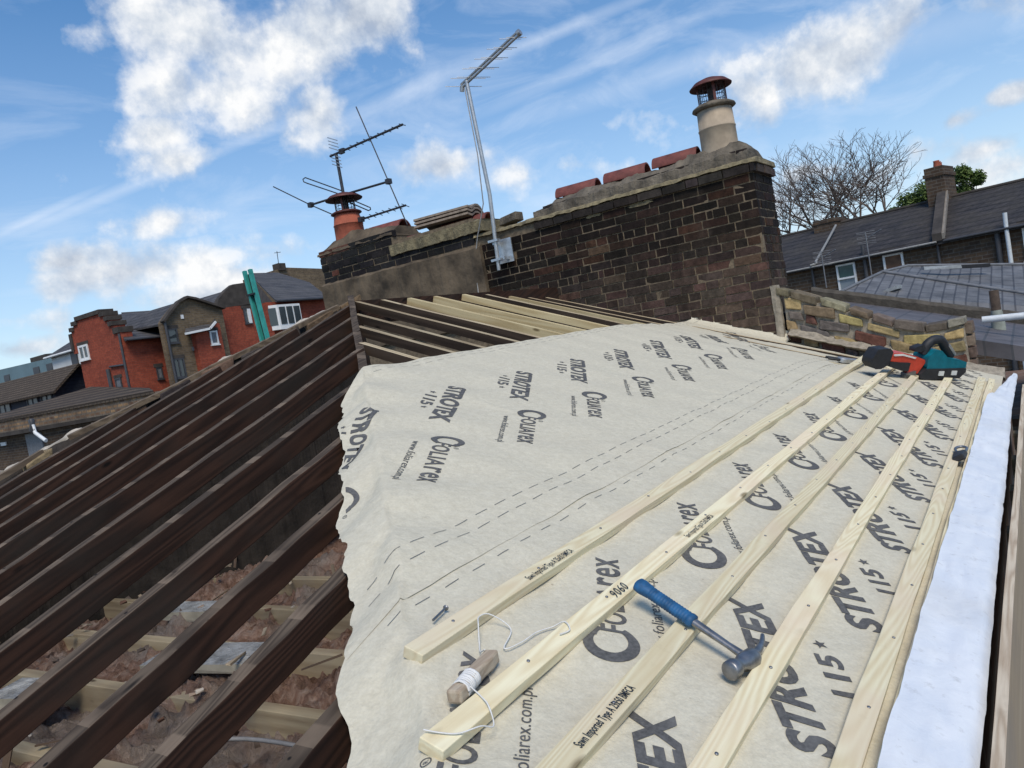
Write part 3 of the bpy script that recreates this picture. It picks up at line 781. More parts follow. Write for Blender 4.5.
for k in range(36):
    y = 3.35 - 1.28*k/35
    tz = 1.02 + .19*max(0, min(1, (3.36 - y)/.32))**.6 - .10*max(0, (2.75 - y))/.7
    rows.append([(WX - .03, y, 1.0), (WX - .02, y, 1.03), (WX + .12, y, tz), (WX + .40, y, tz), (WX + .5, y, 1.03), (WX + .5, y, 1.0)])
lump(mb, rows, 0, .014); mb.build('haunching', m_render, ch)
# mortar scabs left on the upper courses and a pale smear at the corner foot
for (y, z, a, b_) in [(-1.02, .60, .15, .028), (-.52, .605, .11, .022)]:
    V = [(WX - .010 + .004*random.random(), y + a*math.cos(t)*random.uniform(.6, 1), z + b_*math.sin(t)*random.uniform(.6, 1)) for t in [k*math.pi/14 for k in range(28)]]
    MB().prism(V, (.02, 0, 0)).build('mortar_scab', m_lichen, ch)
mb = MB(); rows = []
for k in range(16):
    z = -.38 - .50*k/15; w0 = .008 + .008*fbm(z*9, 2)
    rows.append([(WX - .012, -2.09 + w0, z), (WX - .018, -2.11, z), (WX - .010, -2.14 - w0*.3, z), (WX + .03, -2.15, z), (WX + .03, -2.08, z)])
lump(mb, rows, 0, .008); mb.build('mortar_smear', m_mortar, ch)

# flue pots with their cowls
m_bufpot = simple('buff_clay', (.40, .32, .23), .85, 0, .22, 9, .3, .006)
m_redpot = simple('red_clay', (.33, .085, .045), .8, 0, .3, 9, .3, .006)
m_cowl = simple('oxide_red_cowl', (.105, .032, .026), .6, .2, .4, 16, .2, .003)
m_wire = simple('guard_wire', (.07, .06, .06), .6, .5)
def pot(loc, h, r0, r1, mp_, label, rim_col, cap_r, cage_h):
    t = thing('chimney_pot', loc, label, 'chimney pot')
    L = Vector(loc)
    MB().lathe([(r0*1.02, -.06), (r0, .0), (r0*.985, h*.44), (r0*1.012, h*.45), (r0*1.012, h*.475), (r0*.98, h*.485), (r1, h*.93), (r1*.8, h*.93), (r1*.78, h*.5)], L, 36).build('pot', mp_, t)
    cw = MB().lathe([(r1*.9, h*.90), (r1*1.10, h*.885), (r1*1.26, h*.925), (r1*1.22, h*.965), (r1*.98, h*1.02), (r1*.74, h*1.05), (r1*.70, h*1.0)], L, 36).build('cowl', rim_col, t)
    zt = h*1.03 + cage_h
    mb = MB().lathe([(0.001, zt + .065), (cap_r*.35, zt + .058), (cap_r*.75, zt + .03), (cap_r, zt - .012), (cap_r*.985, zt - .02), (cap_r*.7, zt + .012), (.001, zt + .04)], L, 36)
    mb.build('cowl_cap', m_cowl, cw)
    for k in range(4):
        an = k*math.pi/2 + .5; x, y = r1*.8*math.cos(an), r1*.8*math.sin(an)
        MB().box(L + Vector((x, y, h*1.0 + cage_h/2)), (.012*math.sin(an), -.012*math.cos(an), 0), (.004*math.cos(an), .004*math.sin(an), 0), (0, 0, cage_h/2 + .04)).build('cowl_strut', m_cowl, cw)
    mb = MB()
    for q in range(4):
        z = h*1.03 + cage_h*(q + .5)/4
        mb.tube([L + Vector((r1*.72*math.cos(k*math.pi/12), r1*.72*math.sin(k*math.pi/12), z)) for k in range(25)], .0028, 4)
    for k in range(16):
        an = k*math.pi/8; p = L + Vector((r1*.72*math.cos(an), r1*.72*math.sin(an), 0))
        mb.tube([p + Vector((0, 0, h*1.0)), p + Vector((0, 0, zt))], .0028, 4)
    mb.lathe([(.03, 0), (.03, cage_h + .06)], L + Vector((0, 0, h)), 10)
    mb.build('guard_cage', m_wire, cw)
    return t
pot((3.19, -1.76, .93), .40, .165, .155, m_bufpot, 'tall buff clay chimney pot with red domed cowl, right end of the chimney wall', m_haunch, .19, .17)
pot((3.19, 3.00, 1.19), .31, .185, .155, m_redpot, 'stubby red clay chimney pot with caged cowl, left end of the chimney wall', m_cowl, .235, .165)

# half round tiles and loose stuff lying on the wall
m_tile = simple('red_ridge_tile', (.17, .048, .036), .7, 0, .35, 11, .35, .006)
m_ctile = simple('concrete_tile', (.24, .19, .145), .9, 0, .3, 14, .5, .008)
def half_round(x, y, z, ln, r, yaw, label, tiltz=0):
    mb = MB(); n = 14; a = Vector((math.sin(yaw), -math.cos(yaw), tiltz)).normalized(); b = a.cross(Vector((0, 0, 1))).normalized(); u = b.cross(a)
    O = Vector((x, y, z)); vs = []
    for k in range(n+1):
        an = math.pi*k/n
        for rr in (r, r - .018):
            for e in (-.5, .5): vs.append(O + a*e*ln + b*rr*math.cos(an) + u*rr*math.sin(an))
    fs = []
    for k in range(n):
        i, j = 4*k, 4*k + 4
        fs += [(i, i+1, j+1, j), (i+2, j+2, j+3, i+3), (i, j, j+2, i+2), (i+1, i+3, j+3, j+1)]
    fs += [(0, 2, 3, 1), (4*n, 4*n+1, 4*n+3, 4*n+2)]
    mb.add(vs, fs, 0, (1, 1, 1), True)
    o = mb.build('ridge_tile', m_tile, bevel=.002); return tag(o, label, 'ridge tile', 'half round tiles on the chimney wall')
half_round(3.19, -.27, .895, .44, .115, R(6), 'red half-round ridge tile on the chimney wall, farthest from the buff pot')
half_round(3.19, -.82, .90, .43, .115, R(5), 'red half-round ridge tile between the two others on the chimney wall')
half_round(3.19, -1.34, .905, .43, .115, R(4), 'red half-round ridge tile nearest the buff pot on the chimney wall')
half_round(3.19, 2.36, 1.06, .50, .15, R(6), 'red half-round ridge tile beside the stubby red pot')
half_round(3.16, 1.16, .86, .60, .13, R(4), 'red half-round ridge tile under the stack of grey brown tiles')
half_round(3.16, 1.86, .85, .30, .12, R(10), 'broken end of red ridge tile just left of the grey brown tile stack')
def ilock(x, y, z, yaw, roll_, label):
    """interlocking roof tile with one round roll"""
    mb = MB(); prof = [(-.19, .0), (-.10, .004), (-.06, .03), (-.02, .062), (.04, .075), (.10, .062), (.14, .03), (.17, .004), (.20, 0)]
    a = Vector((math.sin(yaw), -math.cos(yaw), 0)); b = Vector((0, 0, 1)).cross(a); u = Vector((0, 0, 1))
    ca, sa = math.cos(roll_), math.sin(roll_); O = Vector((x, y, z)); vs = []
    for e in (-.36, .36):
        for off in (0, .024):
            for (p, q) in prof: vs.append(O + a*e + b*(p*ca - (q+off)*sa) + u*(p*sa + (q+off)*ca))
    n = len(prof); fs = []
    for i in range(n-1):
        fs += [(i, i+1, 2*n+i+1, 2*n+i), (n+i, 3*n+i, 3*n+i+1, n+i+1), (i, n+i, n+i+1, i+1), (2*n+i, 2*n+i+1, 3*n+i+1, 3*n+i)]
    fs += [(0, 2*n, 3*n, n), (n-1, 2*n-1, 4*n-1, 3*n-1)]
    mb.add(vs, fs, 0); o = mb.build('roof_tile', m_ctile); return tag(o, label, 'roof tile', 'grey brown tiles stacked on the chimney wall')
ilock(3.10, 1.36, .945, R(6), R(-12), 'lowest grey brown roof tile of the stack on the chimney wall')
ilock(3.10, 1.35, .985, R(5), R(-12), 'middle grey brown roof tile of the stack on the chimney wall')
ilock(3.11, 1.36, 1.025, R(7), R(-11), 'topmost grey brown roof tile of the stack on the chimney wall')
o = MB().box((3.16, .57, .835), (.05, .14, 0), (.055, -.02, 0), (0, 0, .048), 0, (1, 1, 1), .012).build('loose_brick', m_haunch, bevel=.008)
tag(o, 'loose dark brick lying on the chimney wall behind the aerial pole', 'brick')

# ------------------------------------------------------------------ aerials
m_alu = simple('weathered_aluminium', (.48, .48, .47), .42, .75, .15, 30, .1, .001)
m_dkmetal = simple('dark_aerial_metal', (.06, .06, .065), .5, .6, .3, 30, .1, .001)
ap = thing('tv_aerial', (2.80, .675, .30), 'tall silver pole aerial on a bracket in the middle of the chimney wall', 'aerial')
MB().tube([(2.80, .60, .29), (2.80, .555, 1.08), (2.80, .60, 2.27)], .021, 10).build('pole', m_alu, ap)
mb = MB().bx(2.885, 2.90, .45, .67, .36, .61); mb.bx(2.79, 2.90, .50, .52, .39, .42); mb.bx(2.79, 2.90, .60, .62, .56, .59)
mb.box((2.80, .60, .60), (.03, 0, 0), (0, .06, 0), (0, 0, .012)); mb.box((2.80, .60, .40), (.03, 0, 0), (0, .06, 0), (0, 0, .012))
mb.build('wall_bracket', m_galv, ap)
b0, b1 = Vector((2.80, .67, 2.235)), Vector((2.80, -.11, 2.50))
mb = MB()
for o_ in (-.018, .018): mb.tube([b0 + Vector((0, .006, o_)), b1 + Vector((0, .006, o_))], .013, 6)
mb.tube([b0 + (b1-b0)*.98, b1 + (b1-b0)*.02], .035, 8); mb.tube([b0 - (b1-b0)*.01 - Vector((0, 0, .05)), b0 + (b1-b0)*.01], .025, 6)
bo = mb.build('boom', m_alu, ap)
mb = MB(); dxy = Vector((.55, -.80, -.16)).normalized()
for k in range(11):
    p = b0.lerp(b1, .03 + k*.092); l = .19 - .009*k; sd_ = 1 if k % 2 else -1
    mb.tube([p + Vector((0, 0, .018*sd_)) - dxy*l, p + Vector((0, 0, .018*sd_)) + dxy*l], .0035, 5)
mb.build('elements', m_alu, bo)
m_lead = simple('aerial_cable', (.35, .34, .32), .6)
MB().tube([(2.775, .62, 2.2), (2.772, .60, 1.5), (2.78, .64, 1.0), (2.86, .84, .70), (2.885, .93, .5), (2.875, .96, .2), (2.84, .95, .02)], .0065, 6).build('cable', m_lead, ap)

al = thing('tv_aerial', (3.19, 2.92, 1.66), 'dark rusty multi-armed aerial on a mast rising behind the stubby red chimney pot', 'aerial')
MB().tube([(3.19, 2.99, 1.66), (3.19, 2.99, 2.23)], .020, 8).build('mast', m_dkmetal, al)
mb = MB(); a0, a1 = Vector((3.19, 3.10, 2.228)), Vector((3.19, 1.85, 2.252))
mb.tube([a0, a1], .014, 6); mb.box(a0.lerp(a1, .17), (.02, 0, 0), (0, .035, 0), (0, 0, .03)); yb = mb.build('boom', m_dkmetal, al)
mb = MB(); dv = Vector((.30, .82, .40)).normalized()
for k in range(9):
    p = a0.lerp(a1, .24 + k*.094); l = .10 - .003*k
    mb.tube([p - dv*l, p + dv*l], .0055, 5)
mb.build('elements', m_dkmetal, yb)
mb = MB()
for q in (-1, 1):
    for k in range(4): 
        c = a0 + Vector((-.01, -.10, .02 + .075*q + .022*(k-1.5)*q))
        mb.tube([c - dv*.14 + Vector((0, 0, .02*k*q)), c + dv*.14 + Vector((0, 0, .02*k*q))], .006, 5)
mb.build('reflector', m_alu, yb)
cb0, cb1 = Vector((3.19, 3.60, 1.735)), Vector((3.19, 2.22, 1.68))
mb = MB().tube([cb0, Vector((3.19, 3.0, 1.715)), cb1], .014, 6); mb.box(cb0, (.03, 0, 0), (0, .03, 0), (0, 0, .03)); mb.box(cb1, (.03, 0, 0), (0, .03, 0), (0, 0, .03))
mb.box((3.19, 3.0, 1.70), (.03, 0, 0), (0, .05, 0), (0, 0, .04)); cb = mb.build('cross_arm', m_dkmetal, al)
MB().tube([(3.19, 4.24, 2.14), (3.19, 3.60, 1.735), (3.19, 3.24, 1.525)], .008, 5).build('rod', m_dkmetal, cb)
MB().tube([(3.19, 2.52, 2.67), (3.19, 2.22, 1.68), (3.19, 2.05, 1.12)], .008, 5).build('rod', m_dkmetal, cb)
lp = [(3.19, 3.03, 1.725), (3.19, 3.60, 2.02), (3.19, 3.65, 2.05), (3.19, 3.655, 2.085), (3.19, 3.61, 2.095), (3.19, 3.02, 1.775)]
MB().tube(lp, .008, 5, cap=True).build('loop', m_dkmetal, cb)
lp = [(3.19, 2.98, 1.69), (3.19, 2.62, 1.475), (3.19, 2.585, 1.455), (3.19, 2.585, 1.43), (3.19, 2.62, 1.425), (3.19, 2.98, 1.64)]
MB().tube(lp, .008, 5).build('loop', m_dkmetal, cb)
mb = MB(); s0_, s1_ = Vector((3.19, 2.77, 1.35)), Vector((3.19, 2.02, 1.344)); mb.tube([s0_, s1_], .013, 6); mb.box(s0_, (.03, 0, 0), (0, .03, 0), (0, 0, .03)); sy = mb.build('boom', m_dkmetal, al)
mb = MB()
for k in range(7):
    p = s0_.lerp(s1_, .12 + k*.145); mb.tube([p - dv*.09, p + dv*.09], .005, 5)
mb.build('elements', m_dkmetal, sy)

# ------------------------------------------------------------------ patched parapet beyond the membrane
pw = thing('parapet_wall', (WX, -2.8, -1.3), 'low patched parapet of yellow and red bricks running down from the chimney wall', 'wall')
def ptop(y):
    pts = [(-2.14, -.395), (-2.55, -.585), (-3.0, -.825), (-3.25, -.90), (-3.42, -.885), (-3.52, -.88)]
    for (a, b), (c, d) in zip(pts, pts[1:]):
        if a >= y >= c: return b + (d-b)*(y-a)/(c-a)
    return pts[-1][1] if y < -3.4 else pts[0][1]
def pcol(s, z):
    y = -s; d = ptop(y) - z; r = random.random()
    if d < .22: c = (.44, .32, .15) if r < .80 else (.26, .19, .12) if r < .95 else (.33, .13, .06)
    else: c = (.13, .06, .045) if r < .30 else (.20, .14, .12) if r < .48 else (.36, .265, .14) if r < .82 else (.16, .135, .12)
    return jitc(c, .22)
mb = MB(); k = 0; ch_ = .098
for row in range(7):
    s = 2.17 + random.uniform(-.2, 0)
    while s < 3.47:
        l = random.choice([.10, .14, .2, .26, .28, .23]); a, b = max(s, 2.17), min(s + l - .018, 3.47)
        if b - a > .05:
            yc = -(a+b)/2; sl_ = (ptop(-b) - ptop(-a))/(b-a); cz = ptop(yc) - .125 - row*ch_ + .012*fbm(yc*4, row)
            if cz > yc*T - .10:
                tv = Vector((0, -1, sl_*random.uniform(.6, 1.05) + random.uniform(-.04, .04))).normalized(); up_ = Vector((0, random.uniform(-.08, .08), 1)).normalized()
                mb.box((WX + .03 + random.uniform(-.008, .012), yc, cz), tv*(b-a)/2, (-.05, 0, 0), up_*(ch_*random.uniform(.32, .45)), 0, pcol((a+b)/2, cz), .012)
        s += l
o = mb.build('brickwork', m_brick, pw, bevel=.010)
# end face bricks
mb = MB()
for row in range(6):
    for q in range(2):
        x = WX + .09 + q*.13; z = -.975 - row*.098
        if z > -1.5: mb.box((x, -3.50, z), (.055, 0, 0), (0, .03, 0), (0, 0, .042), 0, jitc((.2, .15, .12)), .006)
mb.build('end_bricks', m_brick, pw, bevel=.006)
mb = MB(); rows = []
for k in range(120):
    y = -2.165 - 1.32*k/119; t_ = ptop(y) - .06
    rows.append([(WX + .012, y, y*T - .35), (WX + .012, y, t_ - .005), (WX + .23, y, t_ - .005), (WX + .23, y, y*T - .5)])
lump(mb, rows, 0, .010); mb.build('mortar_core', m_mortar, pw)
mb = MB(); s = 2.13
while s < 3.47:                                     # bed of brick-on-edge along the top, grey with moss and grime
    l = random.choice([.11, .13, .16, .22]); y0_, y1_ = -s, -(min(s + l, 3.50) - .008); yc = (y0_ + y1_)/2
    sl_ = (ptop(y1_) - ptop(y0_))/(y1_ - y0_); tv = Vector((0, -1, -sl_)).normalized()
    mb.box((WX + .11 + random.uniform(-.012, .012), yc, ptop(yc) - .035 + random.uniform(-.008, .006)), tv*(y0_ - y1_)/2, (-.125, 0, 0), (0, 0, random.uniform(.022, .036)), 0, jitc(random.choice([(.17, .14, .09), (.22, .18, .12), (.13, .11, .085), (.24, .21, .16)]), .25), .008)
    s += l
mb.build('coping', m_brick, pw, bevel=.008)
mb = MB(); rows = []
for k in range(110):
    y = -2.20 - 1.5*k/109; z = y*T + .005; w0 = .09 + .03*fbm(y*3, 3); h0 = .04 + .025*fbm(y*4, 6)
    rows.append([(WX - w0 - .03, y, z - .01), (WX - w0*.5, y, z + h0*.35), (WX - .005, y, z + h0), (WX + .05, y, z + h0), (WX + .05, y, z - .06)])
lump(mb, rows, 0, .012); mb.build('mortar_fillet', m_mortar, pw)

# ------------------------------------------------------------------ broken party wall edge on the left
pe = thing('party_wall', (-1.5, 1.0, -1.8), 'broken party wall top with crusts of white mortar beyond the dark rafters', 'wall')
def pedge(x): return x*T + .012*fbm(x*1.9, 7, 3)
PL = [(.12, .04), (-.47, .30), (-.80, .45), (-1.18, .69), (-1.60, 1.0), (-2.1, 1.03), (-3.72, 1.03)]
def py(x):
    for (a, b), (c, d) in zip(PL, PL[1:]):
        if a >= x >= c: return b + (d-b)*(x-a)/(c-a)
    return PL[-1][1]
mb = MB()
for row in range(3):
    x = -3.72
    while x < .0:
        l = random.uniform(.14, .25)
        if random.random() > .25 or row:
            y0_, y1_ = py(x), py(min(x + l, .1)); z = pedge(x + l/2) - .05 - row*.085; tv = Vector((l, y1_ - y0_, T*l)).normalized(); nv = Vector((-tv.y, tv.x, 0)).normalized()
            mb.box((x + l/2, (y0_+y1_)/2 + .03 + random.uniform(-.02, .03), z), tv*(l-.02)/2, nv*.055, (0, 0, .036), 0, jitc(random.choice([(.10, .055, .04), (.14, .09, .06), (.06, .045, .04), (.2, .14, .09)])), .012)
        x += l
mb.build('broken_bricks', m_brick, pe, bevel=.008)
mb = MB(); rows = []
for k in range(200):
    x = -3.72 + 3.84*k/199; z = pedge(x); y = py(x)
    rows.append([(x, y, z - 1.4), (x, y, z - .09 + .03*fbm(x*5, 1)), (x, y + .06, z - .03), (x, y + .24, z - .06), (x, y + .28, z - 1.4)])
lump(mb, rows, 0, .02); mb.build('rubble_core', simple('loft_shade_rubble', (.03, .024, .019), .95, 0, .5, 9, .6, .01), pe)  # core colour taken near black to paint in the loft's inner darkness
m_white = simple('white_mortar', (.42, .37, .30), .95, 0, .5, 9, .6, .012)
mb = MB(); rows = []
for k in range(300):
    x = -3.72 + 3.80*k/299; g = fbm(x*2.4, 11, 1, 4); y = py(x)
    z = pedge(x) - .045; h0 = .005 + .055*max(0, g + .2); yo = .03*fbm(x*3, 2, 8)
    if x < -2.4: h0 += .02
    rows.append([(x, y + .10 + yo, z - .02), (x, y + .12 + yo, z + h0*.8), (x, y + .19 + yo, z + h0), (x, y + .28, z + h0*.2), (x, y + .28, z - .08)])
lump(mb, rows, 0, .02); mb.build('mortar_crust', m_white, pe)
m_oldbat = wood('old_batten', (.20, .15, .10), (.07, .05, .035), 0, .5, .9)
for i, (x0, x1, y, dz, lab) in enumerate([(-3.6, -1.75, .97, .012, 'splintered old batten end on the party wall edge, low on the slope'), (-1.62, -.05, .93, .012, 'splintered old batten strip on the party wall edge, near the hip')]):
    o = MB().beam((x0, y, x0*T + dz), (x1, y + .03 if i == 0 else .09, x1*T + dz*.5), .045, .03, nB, seg=12, wob=.008).build('old_batten', m_oldbat); tag(o, lab, 'batten', 'old battens on the party wall')
# ------------------------------------------------------------------ eaves: felt strip, board
def felt():
    m, nt, b = new_mat('white_eaves_felt'); v = coords(nt)
    n = noise_n(nt, v, 5, 5, .6, .8); g = noise_n(nt, v, 40, 4, .6)
    c = ramp(nt, n, [(.35, (.64, .68, .73)), (.65, (.75, .77, .79))]); c = mixc(nt, c, (.40, .40, .39), ramp(nt, g, [(.60, 0), (.8, .6)])); c = mixc(nt, c, (.50, .48, .44), ramp(nt, noise_n(nt, v, 1.6, 6, .65), [(.52, 0), (.75, .45)]))
    lk(nt, c, b.inputs['Base Color']); b.inputs['Roughness'].default_value = .55
    bump(nt, b, noise_n(nt, v, 10, 6, .6, 1.2), .28, .012); return m
m_felt = felt()
mb = MB(); NU, NV = 420, 16; vs = []
for i in range(NU+1):
    x = -3.35 + 6.0*i/NU; t = i/NU
    yl = -3.625 - .004*max(0, x + 2) - (.115*max(0, (x - .85)/1.75)**1.5 if x > .85 else 0); yr = -3.762 - .02*max(0, (x - 1.2)/1.4)
    if x < -.9 + .6*fbm(x, 1): yr += .003
    for j in range(NV+1):
        v = j/NV; y = yl + (yr-yl)*v
        z = y*T + .043 + .005*fbm(x*2.2, v*2, 3) + .004*fbm(x*7 + v*3, v*3, 9) - .012*max(0, v - .9)/.1 + .0025*abs(fbm(x*4 + v*5, v*6 - x*3, 5, 3))
        if x > .9: z += .035*math.sin(min(1, (x-.9)/.7)*math.pi)*(1-v) + .02*(x-.9)/1.7
        y += .003*fbm(x*5, v, 4)
        vs.append((x, y, z))
mb.add(vs, [(i*(NV+1)+j, i*(NV+1)+j+1, (i+1)*(NV+1)+j+1, (i+1)*(NV+1)+j) for i in range(NU) for j in range(NV)], 0, (1, 1, 1), True)
o = mb.build('eaves_felt', m_felt); 
tag(o, 'long white strip of eaves felt along the right roof edge, twisted far end', 'felt strip')
m_ply = wood('ply_board', (.42, .34, .24), (.30, .23, .16), 0, .35, .8, False, stain=(.28, .24, .2))
m_plyedge = wood('ply_edge', (.66, .56, .42), (.42, .32, .22), 0, .6, .85, False, sc=3)
mb = MB().beam((-3.4, -3.780, -1.325), (2.2, -3.822, -1.345), .021, .42, (0, 0, 1), 0, 1, 10, .0015)
tag(mb.build('plywood_board', [m_ply, m_plyedge]), 'plywood board on edge beside the white felt strip at the far right', 'board')
# small blocks under the eaves between the rafter feet
for i, x in enumerate([-2.70, -2.03, -1.40, -.75, -.14, .45, 1.1]):
    o = MB().beam((x - .05, -3.772, -1.455), (x + .05, -3.772, -1.455), .03, .09, (0, 0, 1)).build('packing_block', m_joist)
    tag(o, 'small packing block in the gap beside the white felt, %s from the near end' % ORD[i], 'block', 'packing blocks in the eaves gap')

# ------------------------------------------------------------------ hammer
m_blue = simple('blue_rubber', (.012, .085, .20), .62, 0, .55, 34, .3, .001)
B0, H0 = Vector((-2.384, -3.118, -1.086)), Vector((-2.450, -3.372, -1.209))
hd = (H0 - B0).normalized(); kx = (Vector((-1, 0, 0)) - hd*Vector((-1, 0, 0)).dot(hd)).normalized(); kn = hd.cross(kx)
if kn.z < 0: kn = -kn
LH_ = (H0 - B0).length
hm = thing('hammer', H0 - kn*.02, 'claw hammer with blue ribbed grip lying across the third batten', 'hammer')
def oval(mb, prof, a, mi=0, n=20):
    vs = []
    for (t, ra, rb) in prof:
        for k in range(n):
            an = 2*math.pi*k/n; vs.append(a + hd*t + kx*ra*math.cos(an) + kn*rb*math.sin(an))
    mb.add(vs, [(i*n+k, i*n+(k+1) % n, (i+1)*n+(k+1) % n, (i+1)*n+k) for i in range(len(prof)-1) for k in range(n)], mi, (1, 1, 1), True)
    mb.add(vs, [tuple(range(n))[::-1], tuple(range((len(prof)-1)*n, len(prof)*n))], mi)
pr = [(-.004, .012, .010), (.0, .0195, .015), (.012, .0205, .016), (.03, .018, .0145)]
t = .035
while t < .140: pr += [(t, .0172, .0138), (t + .003, .0156, .0125), (t + .0055, .0172, .0138)]; t += .0072
pr += [(.145, .0185, .0145), (.152, .0175, .014), (.155, .012, .010)]
mb = MB(); oval(mb, pr, B0); mb.build('grip', m_blue, hm)
mb = MB(); oval(mb, [(.150, .0105, .008), (.17, .0105, .008), (.24, .0085, .0065), (LH_ - .02, .010, .008), (LH_ + .012, .012, .010)], B0); mb.build('shaft', m_steel, hm)
mb = MB()
mb.lathe([(.0001, .076), (.0165, .076), (.0195, .073), (.020, .058), (.018, .052), (.0145, .046), (.0145, .034), (.018, .026), (.020, .014), (.020, -.012), (.015, -.024), (.0001, -.026)], H0, 20, 0, kx)
for sd_ in (-1, 1):
    P = []
    for k in range(9):
        q = k/8; P.append(H0 - kx*(.012 + .078*q) - hd*(.024*q*q*1.0) + kn*sd_*(.006 + .006*q))
    mb.tube(P, [.011 - .0065*k/8 for k in range(9)], 8)
mb.build('head', m_steel, hm, bevel=0)

# ------------------------------------------------------------------ small things on the membrane
m_peg = wood('peg_wood', (.55, .46, .34), (.36, .27, .19), 0, .5, .85, False, sc=4)
m_cord = simple('white_cord', (.72, .71, .68), .8, 0, .1, 60, .2, .001)
pa, pb = Vector((-2.945, -3.018, -1.091)), Vector((-2.785, -2.990, -1.082)); pd = (pb-pa).normalized()
pg = thing('cord_peg', (-2.87, -3.01, -1.11), 'short wooden peg wound with white cord beside the end of the second batten', 'peg')
MB().beam(pa + Vector((0, 0, .014)), pb + Vector((0, 0, .009)), .029, .026, (0, 0, 1), seg=5, wob=.002).build('peg', m_peg, pg, bevel=.005)
hel = []
for k in range(150):
    an = k*2*math.pi/12; q = .16 + .30*k/150 + .03*math.sin(k*.21); c = pa.lerp(pb, q); sidev = pd.cross(Vector((0, 0, 1))).normalized(); uu = sidev.cross(pd)
    hel.append(c + sidev*.0175*math.cos(an) + uu*.0165*math.sin(an) + Vector((0, 0, 0)))
MB().tube(hel, .0023, 5).build('wound_cord', m_cord, pg)
def smooth(pts, n=8):
    out = []; P = [Vector(p) for p in pts]; P = [P[0]] + P + [P[-1]]
    for i in range(1, len(P)-2):
        for k in range(n):
            t = k/n; a, b, c, d = P[i-1:i+3]
            out.append(.5*((2*b) + (c-a)*t + (2*a - 5*b + 4*c - d)*t*t + (3*b - a - 3*c + d)*t**3))
    out.append(P[-2]); return out
def over(p, h=.006): return Vector((p[0], p[1], p[1]*T + h))
cd = smooth([over(p[:2], p[2]) for p in [(-2.80, -2.985, .03), (-2.79, -2.965, .012), (-2.765, -2.945, .008), (-2.74, -2.93, .03), (-2.715, -2.915, .031), (-2.69, -2.925, .03), (-2.675, -2.96, .008), (-2.74, -2.985, .006), (-2.70, -3.0, .008), (-2.65, -3.005, .01), (-2.61, -3.02, .012), (-2.60, -3.045, .030), (-2.62, -3.068, .031), (-2.65, -3.062, .031)]])
MB().tube(cd, .0014, 5).build('loose_cord', m_cord, pg)
cd = smooth([over(p[:2], p[2]) for p in [(-3.055, -3.043, .034), (-3.04, -3.062, .031), (-3.02, -3.085, .031), (-2.985, -3.103, .034), (-2.955, -3.105, .02), (-2.935, -3.085, .034), (-2.92, -3.06, .031), (-2.91, -3.03, .03)]])
MB().tube(cd, .0014, 5).build('loose_cord', m_cord, pg)
p = over((-2.735, -2.827), .006); mb = MB().tube([p + Vector((-.03, -.006, 0)), p + Vector((.03, .008, .002))], .0028, 6).lathe([(.0001, 0), (.0065, 0), (.0065, .002), (.0001, .002)], p + Vector((.03, .008, .002)), 8, 0, (1, .2, 0))
tag(mb.build('loose_nail', m_steel), 'loose galvanised nail lying on the membrane above the first batten', 'nail')
# little black clamp on the eaves battens
c = Vector((-.20, -3.600, -3.600*T + .040)); ck = thing('clamp', c, 'small black clamp with a metal jaw hooked on the wide eaves batten', 'clamp')
MB().box(c + Vector((-.045, .0, 0)), (.055, 0, 0), (0, .022, -.006), (0, .004, .012), jit=.003).build('body', m_black, ck, bevel=.005)
mb = MB().tube(smooth([c + Vector(q) for q in [(.0, .012, .004), (.05, .02, .012), (.075, .0, .014), (.06, -.022, .01), (.01, -.018, .004)]]), .006, 6); mb.build('jaw', m_steel, ck)
# pliers by the far end of the first batten
c = over((2.14, -2.735), -.022); pl = thing('pliers', c, 'steel pliers with dark handles lying at the far end of the topmost batten', 'pliers')
dv_ = Vector((.55, -.80, -.30)).normalized()
mb = MB()
for q in (-1, 1):
    sdv = dv_.cross(nA)*q
    mb.tube([c + sdv*.012, c + sdv*.024 - dv_*.04, c + sdv*.030 - dv_*.09, c + sdv*.02 - dv_*.12], .011, 6)
mb.build('handles', m_black, pl)
mb = MB().box(c + dv_*.09, dv_*.10, dv_.cross(nA)*.036, nA*.014, jit=.003); mb.lathe([(.045, -.015), (.045, .015), (.0001, .017)], c, 12, 0, nA); mb.box(c + dv_*.22, dv_*.06, dv_.cross(nA)*.022, nA*.012)
mb.build('jaws', m_alu, pl, bevel=.003)

# ------------------------------------------------------------------ power tools at the far end of the battens
m_red = simple('red_plastic', (.52, .055, .028), .4, 0, .15, 30, .08, .001)
m_teal = simple('teal_plastic', (.0, .125, .165), .4, 0, .2, 30, .08, .001)
m_dark = simple('dark_rubber', (.016, .017, .02), .6, 0, .3, 50, .2, .001)
m_tag = simple('pale_sticker', (.62, .63, .60), .5, 0, .1)
Lx = Vector((.80, -.60, -.60*T)).normalized(); Hn = nA.copy(); Mx = Lx.cross(Hn).normalized()
if Mx.dot(Vector((-1, -.6, 0))) < 0: Mx = -Mx
TO = over((1.535, -2.972), .027)
def tp(x, y, m=0): return TO + Lx*((x-46)*.00090) + Hn*((338 + (x-46)*.1 - y)*.00088) + Mx*m
def slab(poly, m0, m1, name, mat, parent, bev=.008):
    P = [tp(x, y, m0) for x, y in poly]
    return MB().prism(P, Mx*(m1-m0)).build(name, mat, parent, bevel=bev)
dr = thing('cordless_nailer', tp(230, 338), 'red and black cordless tool lying on the battens with its black battery to the left', 'power tool')
slab([(50, 235), (84, 165), (190, 160), (226, 190), (216, 285), (150, 318), (97, 316), (52, 275)], -.05, .04, 'battery', m_dark, dr, .014)
slab([(205, 200), (330, 203), (470, 240), (545, 268), (552, 292), (505, 372), (405, 360), (400, 285), (225, 262)], -.045, .035, 'housing', m_red, dr, .012)
